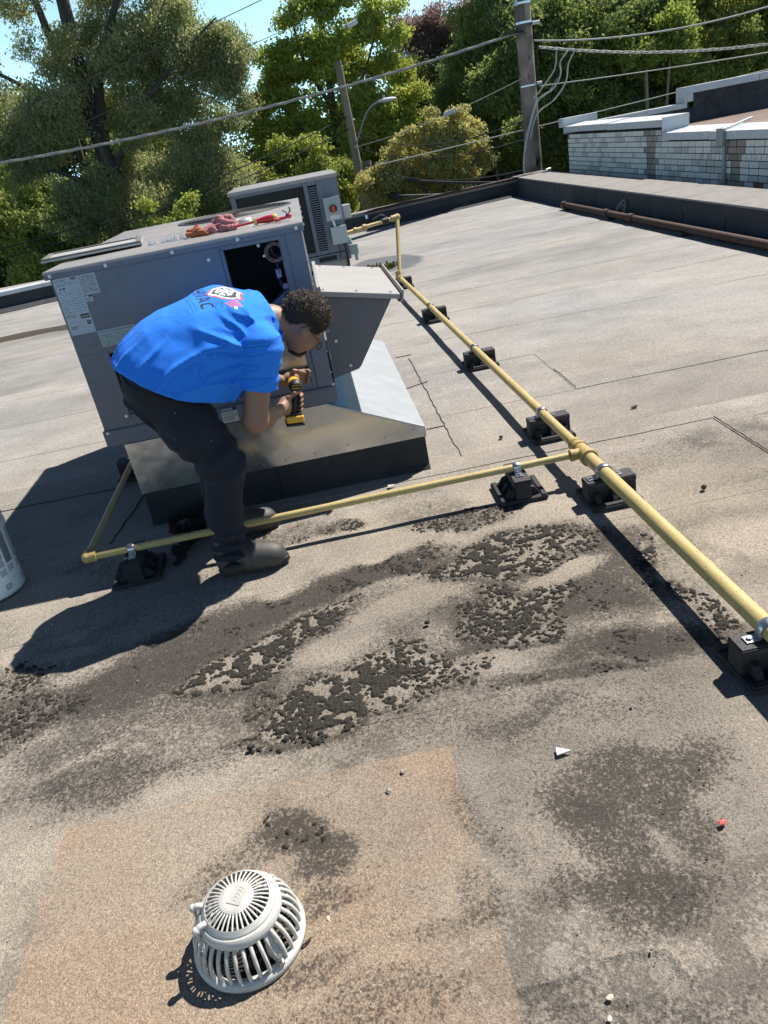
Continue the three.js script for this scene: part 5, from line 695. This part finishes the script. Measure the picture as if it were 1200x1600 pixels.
// cordless drill in his right hand
{ const d = thing('cordless_drill', 'yellow and black cordless drill held in the worker right hand', 'drill', [1.015, .682, .30]), Y = std(.72, .38, .025, .4), K = std(.016, .016, .017, .55);
  d.rotation.set(-.08, .12, -.12);
  mesh('motor_housing', new THREE.LatheGeometry([[0, -.062], [.020, -.062], [.029, -.055], [.031, -.02], [.030, .045], [.024, .065], [.024, .08], [0, .08]].map(p => new THREE.Vector2(p[0], p[1])), 20).rotateX(-PI / 2), Y, d);
  mesh('rear_cap', merge([new THREE.LatheGeometry([[.021, .066], [.0295, .056], [.0318, .05], [.0322, .028], [.031, .026]].map(p => new THREE.Vector2(...p)), 20).rotateX(PI / 2), box(-.020, .020, -.004, .004, .060, .0665, .002), box(-.018, .018, .009, .014, .060, .066, .002), box(-.018, .018, -.016, -.010, .060, .066, .002)]), K, d);
  mesh('chuck', merge([rod(V(0, 0, -.08), V(0, 0, -.115), .021, .019, 18), rod(V(0, 0, -.115), V(0, 0, -.128), .019, .009, 18)]), K, d); mesh('bit', rod(V(0, 0, -.128), V(0, 0, -.215), .0042, .0035, 8), M.steel, d);
  mesh('handle', merge([tube([V(0, -.022, .018), V(-.010, -.07, .03), V(-.018, -.112, .036), V(-.022, -.128, .036)], .0175, 16, 12)]), K, d); mesh('trigger', box(-.007, .005, -.058, -.03, -.012, .004, .004).rotateX(-.1), K, d);
  mesh('battery', box(-.062, .022, -.168, -.134, -.025, .075, .008), Y, d); mesh('battery_base', merge([box(-.058, .018, -.134, -.122, -.018, .066, .005), box(-.064, .024, -.182, -.1685, -.027, .077, .006)]), K, d);
}
// ---------------------------------------------------------------- poles and wires
{ const p = thing('utility_pole', 'thick grey wooden utility pole standing just beyond the far right roof corner', 'pole', [6.42, -4.6, -14.0]);
  mesh('shaft', taperTube([V(0, 0, 0), V(0, 6, 0), V(.02, 13, 0)], .195, .145, 16, 18), M.wood, p);
  mesh('bracket', merge([rod(V(-.12, 8.1, .08), V(-.42, 8.95, .1), .035), rod(V(-.14, 8.0, .1), V(-.16, 8.4, .1), .03)]), M.whiteMetal, p); mesh('equipment_box', box(-.86, -.22, 8.55, 9.6, -.15, .25, .02), std(.42, .50, .56, .5), p);
  mesh('band', merge([rod(V(0, 8.02, 0), V(0, 8.06, 0), .182), rod(V(0, 7.68, 0), V(0, 7.72, 0), .184), rod(V(0, 6.55, 0), V(0, 6.58, 0), .186)]), M.zinc, p);
  mesh('insulator', merge([rod(V(.17, 6.58, .1), V(.27, 6.58, .1), .03), rod(V(.15, 7.66, .12), V(.3, 7.66, .12), .035), rod(V(.1, 8.5, .16), V(.16, 8.6, .17), .025)]), std(.5, .5, .48, .4), p);
  const l = thing('utility_pole', 'pale wooden pole with a street lamp arm among the trees behind the units', 'pole', [3.71, -4.6, -28]); mesh('shaft', taperTube([V(.02, 0, 0), V(-.03, 4.5, 0), V(-.13, 8.75, 0)], .19, .14, 12, 14), M.woodPale, l);
  mesh('band', merge([rod(V(-.03, 4.55, 0), V(-.03, 4.62, 0), .178), rod(V(-.03, 4.4, 0), V(-.03, 4.44, 0), .178), rod(V(-.02, 3.6, 0), V(-.02, 3.65, 0), .18)]), M.black, l);
  const a = thing('street_lamp', 'grey street lamp on a curved arm fixed to the pale pole', 'lamp', [3.68, 1.25, -27.85]); mesh('arm', tube([V(0, 0, 0), V(.22, .42, .1), V(.55, 1.0, .2), V(.85, 1.28, .3), V(1.2, 1.38, .35)], .032, 24, 8), M.greyMetal, a); mesh('lamp_head', new THREE.SphereGeometry(.2, 16, 10).scale(1.75, .42, .8).translate(1.42, 1.37, .38), M.whiteMetal, a); mesh('photocell', rod(V(1.3, 1.44, .36), V(1.3, 1.56, .36), .05), M.greyMetal, a);
  const s = thing('utility_pole', 'short weathered stub pole to the right of the pale lamp pole', 'pole', [3.80, -4.6, -26]); mesh('shaft', taperTube([V(0, 0, 0), V(.03, 5.4, 0)], .2, .18, 6, 14), M.wood, s); mesh('strap', merge([rod(V(.02, 5.0, 0), V(.02, 5.06, 0), .19), rod(V(.02, 4.75, 0), V(.02, 4.80, 0), .19)]), M.black, s);
}
{ const sag = (a, b, d, n = 14) => { const o = []; for (let i = 0; i <= n; i++) { const t = i / n; o.push(V(mix(a[0], b[0], t), mix(a[1], b[1], t) - d * 4 * t * (1 - t), mix(a[2], b[2], t))); } return o; };
  const line = (label, a, b, d, r, m = M.wire, extra) => { const o = thing('power_line', label, 'wire'); mesh('cable', tube(sag(a, b, d), r, 60, 6), m, o); if (extra) extra(o); return o; };
  const P = [6.35, 0, -13.9], pt = (y, dx = -.1) => [6.42 + dx, y, -13.85];
  const silver = std(.34, .34, .34, .5), pale = std(.42, .41, .37, .7);
  { const o = line('thick twisted cable bundle crossing the left of the sky down to the big pole', [-9, 2.62, -13.2], pt(2.95), .40, .015, silver); const tw = []; for (const ph of [0, 2.1, 4.2]) tw.push(tube(sag([-9, 2.62, -13.2], pt(2.95), .40, 90).map((v, i) => V(v.x, v.y + .017 * Math.sin(i * .8 + ph), v.z + .017 * Math.cos(i * .8 + ph))), .011, 300, 5)); mesh('strand', merge(tw), M.wire2, o); }
  line('thin upper wire rising across the left trees into the sky', [-8, 2.65, -14], [6.42, 5.6, -14.1], .25, .008);
  line('thin wire with a grey splice crossing in front of the bright green tree', [-6, 2.05, -13.4], [6.42, 4.7, -13.9], -.05, .007, M.wire, o => mesh('splice', rod(V(2.83, 3.58, -13.73), V(3.03, 3.64, -13.75), .045), M.whiteMetal, o));
  line('pair of low dark wires in front of the left trees, upper one', [-9, .35, -24], [3.62, 2.35, -27.9], .35, .019); line('pair of low dark wires in front of the left trees, lower one', [-9, .05, -24], [3.64, 1.95, -27.9], .35, .017);
  line('wire from the pale lamp pole up to the big pole, upper one', [3.68, 1.85, -27.9], pt(1.35), .5, .013); line('wire from the pale lamp pole to the big pole, lower one', [3.68, 1.30, -27.9], pt(.98), .4, .013);
  line('dark cable from the stub pole to the big pole at crown height', [3.83, .62, -25.9], pt(.38), .35, .014); line('dark heavy cable from the stub pole passing behind the big pole', [3.83, .30, -25.9], [8.5, -.15, -14.5], .2, .034); line('low cable with a black splice just above the far parapet', [3.83, -.35, -25.9], pt(-.02), .05, .013, pale, o => mesh('splice_case', rod(V(4.05, -.36, -25), V(4.45, -.33, -23), .11), M.black, o));
  line('guy wire with a white insulator left of the big pole', [3.2, 1.35, -22], pt(2.12, -.15), .12, .008, pale, o => mesh('insulator', rod(V(5.15, 1.74, -16.9), V(5.32, 1.79, -16.5), .055), M.whiteMetal, o));
  line('upper right cable bundle from the big pole to the right edge', pt(2.75, .15), [14.5, 3.2, -12.5], .5, .016, silver); { const o = thing('power_line', 'twisted light cable sagging from the big pole to the right edge', 'wire'), tw = []; for (const ph of [0, 2.1, 4.2]) tw.push(tube(sag(pt(2.62, .25), [14.5, 1.95, -12.3], .38, 80).map((v, i) => V(v.x, v.y + .02 * Math.sin(i * .9 + ph), v.z + .02 * Math.cos(i * .9 + ph))), .010, 240, 5)); mesh('strand', merge(tw), pale, o); }
  line('single straight wire from the big pole above the far parapet wall of the brick building', pt(1.92, .2), [14.5, 1.68, -12.8], .06, .010, pale); line('lower straight wire from the big pole passing just above the stepped coping', [3, 1.0, -14.6], [15, 1.62, -13.0], .03, .010, pale);
  const drop = thing('drop_cable', 'pale cables looping off the twisted line and dropping along the big pole', 'cable'), z = -13.66;
  mesh('loop', merge([tube([V(6.98, 2.52, -13.7), V(6.93, 2.25, z), V(6.85, 2.1, z), V(6.62, 1.88, z), V(6.42, 1.70, z)], .014, 30, 6), tube([V(7.25, 2.48, -13.7), V(7.03, 2.28, z), V(7.02, 2.05, z), V(6.85, 1.82, z), V(6.6, 1.72, z), V(6.44, 1.58, z)], .016, 30, 6), tube([V(7.38, 2.46, -13.7), V(7.2, 2.22, z), V(7.12, 1.9, z), V(6.86, 1.62, z), V(6.55, 1.47, z), V(6.40, 1.3, z), V(6.28, .95, z)], .016, 40, 6), tube([V(6.95, 2.0, z), V(6.75, 1.78, z), V(6.55, 1.68, z)], .008, 12, 5)]), pale, drop);
  mesh('drop', tube([V(6.5, 1.72, z), V(6.33, 1.3, z), V(6.2, .95, z), V(6.12, .6, z), V(6.11, .3, z), V(6.16, -.2, z)], .026, 40, 7), pale, drop);
  const bl = thing('jumper_wires', 'black jumper wires hanging from the equipment box on the big pole', 'cable'); mesh('wire', merge([-.75, -.62, -.45].map((d, i) => tube([V(6.42 + d, 4.1, -13.9), V(6.42 + d + .03, 3.4, -13.85), V(6.42 + d * .8 + .05, 3.0 + .05 * i, -13.8), V(6.38, 2.92, -13.75)], .011, 24, 5))), M.black, bl);
}
// ---------------------------------------------------------------- trees: tapered trunk, limbs, crown of leaf sprays
const leafGeo = (n, R, len, wid, seed, droop = 0) => { const q = rng(seed), l = []; for (let k = 0; k < n; k++) { let x, y, z; do { x = q() * 2 - 1; y = q() * 2 - 1; z = q() * 2 - 1; } while (x * x + y * y + z * z > 1); const s = .7 + .6 * q(), L = len * s, W = wid * s * .5, g = new THREE.BufferGeometry(); g.setAttribute('position', new THREE.Float32BufferAttribute([0, 0, 0, W, L * .45, W * .3, 0, L, 0, 0, 0, 0, 0, L, 0, -W, L * .45, W * .3], 3)); g.setAttribute('uv', new THREE.Float32BufferAttribute(12, 2)); g.computeVertexNormals(); g.rotateX(droop ? PI * (.6 + .5 * q()) : q() * 3.1).rotateZ((q() - .5) * 2).rotateY(q() * 6.3).translate(x * R, y * R * .7, z * R); l.push(g); } return merge(l); };
const sprays = { maple: [1, 2, 3].map(s => leafGeo(34, .46, .135, .115, s)), fine: [4, 5].map(s => leafGeo(44, .46, .13, .055, s)), willow: [6, 7].map(s => leafGeo(40, .45, .22, .055, s, 1)), bush: [8, 9].map(s => leafGeo(32, .30, .12, .075, s)) };
const leafMat = (r, g, b, t = .35) => new THREE.MeshPhysicalMaterial({ color: new THREE.Color().setRGB(r, g, b), roughness: .92, transmission: t, thickness: 0, side: THREE.DoubleSide, specularIntensity: .35 });
const leaf1 = leafMat(1, 1, 1, .6);
const bark = std(.10, .088, .075, .95, { map: mottle(.5, 1.2, 2) });
let treeSeed = 100;
// lobes: [x, y, z, rx, ry, rz]; the crown fills them, denser towards their outside, leaving gaps between
function tree(name, label, cat, base, trunk, limbs, lobes, o) {
  const q = rng(treeSeed += 17), t = thing(name, label, cat, base), W = V(...base);
  if (trunk.length) { const g = [taperTube(trunk.map(p => V(...p).sub(W)), o.r0 || .3, o.r1 || .08, 18, 10)]; for (const l of limbs) g.push(taperTube(l.map(p => V(...p).sub(W)), l.r || .11, .025, 10, 7)); mesh('trunk', merge(g), o.bark || bark, t); }
  const list = [], cc = new THREE.Color();
  for (const L of lobes) { const n = Math.round((o.n || 90) * .54 * Math.pow(L[3] * L[4] * L[5], .72)), clumps = []; for (let k = 0; k < Math.max(4, n / 14); k++) { let x, y, z, r; do { x = q() * 2 - 1; y = q() * 2 - 1; z = q() * 2 - 1; r = Math.hypot(x, y, z); } while (r > 1 || r < .35); clumps.push([x, y, z]); }
    for (let k = 0; k < n; k++) { const c = clumps[(q() * clumps.length) | 0], sp = o.spread || .40, x = c[0] + (q() + q() - 1) * sp, y = c[1] + (q() + q() - 1) * sp * .8, z = c[2] + (q() + q() - 1) * sp; list.push([L[0] + x * L[3], L[1] + y * L[4], base[2] + (L[2] + z * L[5] - base[2]) * .62, y, L]); } }
  const S = sprays[o.kind || 'maple'], buckets = S.map(() => []); list.forEach(p => buckets[(q() * S.length) | 0].push(p));
  const m4 = new THREE.Matrix4(), Q = new THREE.Quaternion(), E = new THREE.Euler(); let first = true;
  buckets.forEach((b, i) => { if (!b.length) return; const im = new THREE.InstancedMesh(S[i], leaf1, b.length); b.forEach((p, k) => { Q.setFromEuler(E.set((q() - .5) * .7, q() * 6.3, (q() - .5) * .7)); const s = (o.s || 1) * (.75 + .5 * q()); m4.compose(V(p[0], p[1], p[2]).sub(W), Q, V(s, s, s)); im.setMatrixAt(k, m4); const a = o.col.map(v => Math.min(.5, v * 3.5)), b2 = (o.col2 || o.col).map(v => Math.min(.5, v * 3.5)), yk = clamp(q() * .7 + .3 * fbm(p[0] * .5 + 20, p[1] * .5 + p[2] * .3, 2)), v = .75 + .5 * q(); im.setColorAt(k, cc.setRGB(mix(a[0], b2[0], yk) * v, mix(a[1], b2[1], yk) * v, mix(a[2], b2[2], yk) * v)); }); im.name = 'crown'; im.userData.kind = 'stuff'; im.castShadow = im.receiveShadow = true; t.add(im); });
  return t;
}
const lobesIn = (seed, n, c, r, s0, s1, cut) => { const q = rng(seed), o = []; while (o.length < n) { const x = q() * 2 - 1, y = q() * 2 - 1, z = q() * 2 - 1, k = Math.hypot(x, y, z); if (k > 1 || k < .25) continue; const s = mix(s0, s1, q()), L = [c[0] + x * r[0], c[1] + y * r[1], c[2] + z * r[2], s * 1.25, s * .85, s * 1.1]; if (cut && cut(L)) continue; o.push(L); } return o; };
const G = -4.6;
// big grey-green tree on the left with dark forked trunk, open at the upper left
tree('tree', 'tall grey green tree on the left with dark forked trunks showing through its crown', 'tree', [-5.6, G, -29], [[-5.3, G, -29], [-5.5, -.5, -29], [-5.75, 4, -29], [-5.5, 8, -29], [-5.3, 13, -29.2]],
  [Object.assign([[-5.7, 2.6, -29], [-4.9, 5.5, -28.6], [-3.6, 7.2, -28.3], [-2.6, 10.5, -28]], { r: .24 }), Object.assign([[-5.75, 3.5, -29], [-6.3, 6.5, -28.8], [-6.5, 12, -28.6]], { r: .22 }), Object.assign([[-5.6, 2, -29], [-3.8, 3.8, -28], [-1.8, 5.2, -27.4], [-.3, 6, -27]], { r: .15 }), Object.assign([[-5.7, 3.2, -29], [-7.6, 5.2, -28.4], [-9.6, 6.6, -28]], { r: .14 }), [[-4.9, 5.5, -28.6], [-3, 5.8, -28], [-1.6, 7.2, -27.6]], [[-5.5, 1, -29], [-7.5, 2.4, -28.2], [-9, 2.8, -28]]],
  [...lobesIn(1, 34, [-4.4, 4.0, -28.6], [5.2, 4.4, 2.4], .75, 1.35, L => (L[0] < -6.2 && L[1] > 5.0) || (L[0] < -4.4 && L[1] > 6.6 && L[0] > -7.0) || L[0] > -.4 && L[1] > 2.4 || L[0] > -1.6 && L[1] > 5.6), [-8.4, 3.6, -28.4, 1.3, 1.0, 1.2], [-9.2, 5.4, -28, .8, .35, .8], [-9.3, 6.3, -28, .9, .3, .8], [-2.6, 8.2, -28, 1.5, .9, 1.2], [-3.9, 8.6, -28, 1.3, .9, 1.2], [-1.9, 6.4, -27.6, 1.0, .6, .9], [-.9, 5.6, -27.2, .9, .5, .9], [-.3, 4.9, -27.6, .8, .5, .8], [-.6, 3.6, -27.4, .8, .6, .8], [-7.3, 7.7, -28.6, .9, .5, .8]], { kind: 'fine', n: 225, col: [.085, .098, .04], col2: [.165, .165, .075], r0: .42, r1: .14, s: .95 });
tree('tree', 'darker tree behind the foot of the tall grey green tree', 'tree', [-7.5, G, -32], [[-7.5, G, -32], [-7.4, 1, -32], [-7.2, 5, -32]], [[[-7.4, 0, -32], [-5, 2.4, -31.5]], [[-7.4, .6, -32], [-9.5, 2.6, -31.5]]], lobesIn(2, 30, [-6.5, .6, -31.5], [6, 3.4, 2], .9, 1.4), { kind: 'maple', n: 120, col: [.055, .072, .022], col2: [.11, .125, .035], r0: .3 });
tree('bush', 'bright green bush at the lower left edge behind the parapet', 'bush', [-9.3, G, -25], [], [], lobesIn(3, 16, [-9.6, -.2, -25], [2.4, 2.8, 1.5], .6, 1.0), { kind: 'maple', n: 150, col: [.075, .105, .022], col2: [.145, .16, .035], s: .85 });
tree('bush', 'low yellow green shrubs behind the big unit below the tall tree', 'bush', [-2.8, G, -25], [], [], lobesIn(4, 22, [-3.2, -1.4, -25], [4.2, 2.2, 1.5], .5, .95), { kind: 'bush', n: 190, col: [.055, .09, .016], col2: [.15, .19, .03] });
// bright green tree in the middle
tree('tree', 'bright yellow green tree in the middle behind the pale lamp pole', 'tree', [3.1, G, -33], [[3.1, G, -33], [3.2, 0, -33], [3.5, 4.5, -33], [3.6, 8.5, -33]], [[[3.2, .5, -33], [1.6, 2.8, -32.4], [.8, 4.2, -32]], [[3.3, 1.6, -33], [5, 4, -32.5], [5.8, 5.6, -32.2]], [[3.4, 2.8, -33], [2.5, 5, -32.6], [2.4, 7, -32.4]], [[3.2, -.2, -33], [5.2, 1.6, -32.4], [6.6, 2.4, -32]]],
  [...lobesIn(5, 30, [3.1, 2.2, -32.4], [3.2, 3.9, 1.9], .75, 1.2, L => L[0] < 1 && L[1] > 4.0), [3.7, 7.2, -32.6, 1.2, .9, 1], [2.9, 6.4, -32.4, 1.1, .8, 1], [4.8, 6.3, -32.4, 1.3, .9, 1], [5.9, 5.4, -32.2, 1.1, .9, 1], [6.4, 4.1, -32, 1.0, .9, 1], [6.5, 2.6, -32, .9, 1, 1], [1.6, 5.2, -32.2, 1, .7, 1], [.5, 3.4, -32, .9, .8, 1], [.3, 1.9, -31.8, .9, .8, 1]], { kind: 'maple', n: 175, col: [.10, .13, .022], col2: [.17, .18, .032], r0: .3, s: .9 });
tree('tree', 'deep green young tree below the bright one left of the lamp pole', 'tree', [1.4, G, -29], [[1.4, G, -29], [1.4, 1, -29]], [], lobesIn(6, 20, [1.5, -.2, -29], [2.6, 2.3, 1.4], .6, 1.05), { kind: 'maple', n: 150, col: [.065, .09, .018], col2: [.15, .165, .03], r0: .2, s: .85 });
// copper tree, far
tree('tree', 'dull purple copper leaved tree in the distance right of the bright green tree', 'tree', [10.2, G, -47], [[10.2, G, -47], [10.2, 2, -47]], [], lobesIn(7, 30, [10.7, 2.8, -46], [2.5, 4.6, 1.5], .8, 1.3), { kind: 'fine', n: 130, col: [.075, .052, .046], col2: [.115, .078, .064], s: 1.2 });
// olive yellow small tree
tree('tree', 'olive yellow small leaved tree between the lamp pole and the big utility pole', 'tree', [6.2, G, -24], [[6.2, G, -24], [6.2, -.6, -24], [6.6, 1.2, -24]], [[[6.2, -1.4, -24], [5, .2, -23.6]], [[6.2, -1.2, -24], [7.5, .6, -23.6]]], [...lobesIn(8, 30, [6.2, -.2, -24], [2.0, 1.9, 1.4], .45, .8, L => L[0] > 8.2 && L[1] > .4), [6.4, 1.5, -24, .8, .5, .8], [5.4, 1.2, -24, .7, .5, .7], [7.3, 1.0, -24, .7, .5, .7]], { kind: 'bush', n: 300, col: [.14, .115, .03], col2: [.22, .185, .06], r0: .16, s: .8 });
// willow like tall tree, far right of centre
tree('tree', 'tall grey green drooping tree directly behind the big utility pole', 'tree', [11.6, G, -36], [[11.6, G, -36], [11.6, 3, -36], [11.8, 9, -36]], [], lobesIn(9, 26, [11.2, 4.0, -36], [2.0, 5.0, 1.6], .8, 1.2), { kind: 'willow', n: 150, col: [.05, .07, .02], col2: [.11, .125, .04], s: 1.1 });
// dark wood row on the right with sunlit tops
for (const [lab, x, z, w, h, cut, n, c1, c2, tr] of [
  ['dark leafy tree beside the big utility pole behind the brick building corner', 12.2, -27, 2.6, 4.3, 0, 26, [.034, .05, .015], [.085, .10, .025], .9],
  ['large dark maple with sunlit top in the middle of the right hand tree row', 16.2, -28, 3.4, 4.6, 0, 34, [.045, .062, .016], [.165, .17, .03], 1],
  ['maple with pale slim trunks at the right end of the tree row', 20.5, -29, 3.2, 4.2, 0, 30, [.045, .062, .016], [.165, .17, .03], 1],
]) tree('tree', lab, 'tree', [x, G, z], [[x, G, z], [x + .1, 0, z], [x + .3, 4, z]], [[[x, -.6, z], [x - 1.2, 1.6, z + .4], [x - 1.6, 3.4, z + .6]], [[x, 0, z], [x + 1.4, 2, z + .4], [x + 1.8, 3.6, z + .5]]], lobesIn(30 + x * 3 | 0, n, [x, 1.6, z], [w, h, 1.9], .8, 1.3), { kind: 'maple', n: 140, col: c1, col2: c2, r0: .22, s: .9 });
tree('tree', 'slim pale trunked sapling in shade behind the stepped coping', 'tree', [14.0, G, -25.5], [[14.0, G, -25.5], [14.05, 0, -25.5], [14.0, 2.6, -25.5]], [[[14.8, -3, -25.5], [14.75, .4, -25.5], [14.9, 2.8, -25.4]]], lobesIn(70, 7, [14.5, 2.7, -25.5], [1.6, .6, .7], .5, .8), { kind: 'maple', n: 150, col: [.06, .09, .015], col2: [.17, .2, .03], r0: .09, r1: .06, bark: M.woodPale, s: .8 });
// the wood behind, read as one mass
{ const lobes = []; const q = rng(400); for (let x = -46; x < 62; x += 1.7) { const top = x < -1.5 ? 3.0 + 2.5 * sstep(-3, -8, x) : x < 3 ? 2.6 : x < 8 ? 3.0 : x < 12 ? 4.5 : 9; for (let y = -3.5; y < top; y += 1.7) lobes.push([x + q() - .5, y + q() - .5, -41 - 2.5 * q(), 1.5, 1.2, 1.3]); }
  const S = sprays.maple, im = new THREE.InstancedMesh(S[0], leaf1, lobes.length * 60), m4 = new THREE.Matrix4(), Q = new THREE.Quaternion(), E = new THREE.Euler(), cc = new THREE.Color(); let k = 0;
  for (const L of lobes) for (let i = 0; i < 60; i++) { const x = (q() + q() - 1) * 1.25, y = (q() + q() - 1) * 1.2, z = (q() + q() - 1) * 1.2, s = 1.1 + .6 * q(); m4.compose(V(L[0] + x * L[3], L[1] + y * L[4], L[2] + z * L[5]), Q.setFromEuler(E.set(q() - .5, q() * 6, q() - .5)), V(s, s, s)); im.setMatrixAt(k, m4); const v = .7 + .6 * q(), d = L[0] > 11 ? .75 : 1; im.setColorAt(k++, cc.setRGB(.13 * v * d, .16 * v * d, .045 * v * d)); }
  im.name = 'woodland'; im.castShadow = im.receiveShadow = true; scene.add(im); tag(im, 'far dense green wood filling the gaps behind the nearer trees', 'wood', null, 'stuff'); }
if (0) console.log('copies', [...scene.children].flatMap(c => [c, ...c.children]).filter(c => c.isInstancedMesh).reduce((s, c) => s + c.count, 0));
renderer.render(scene, camera);
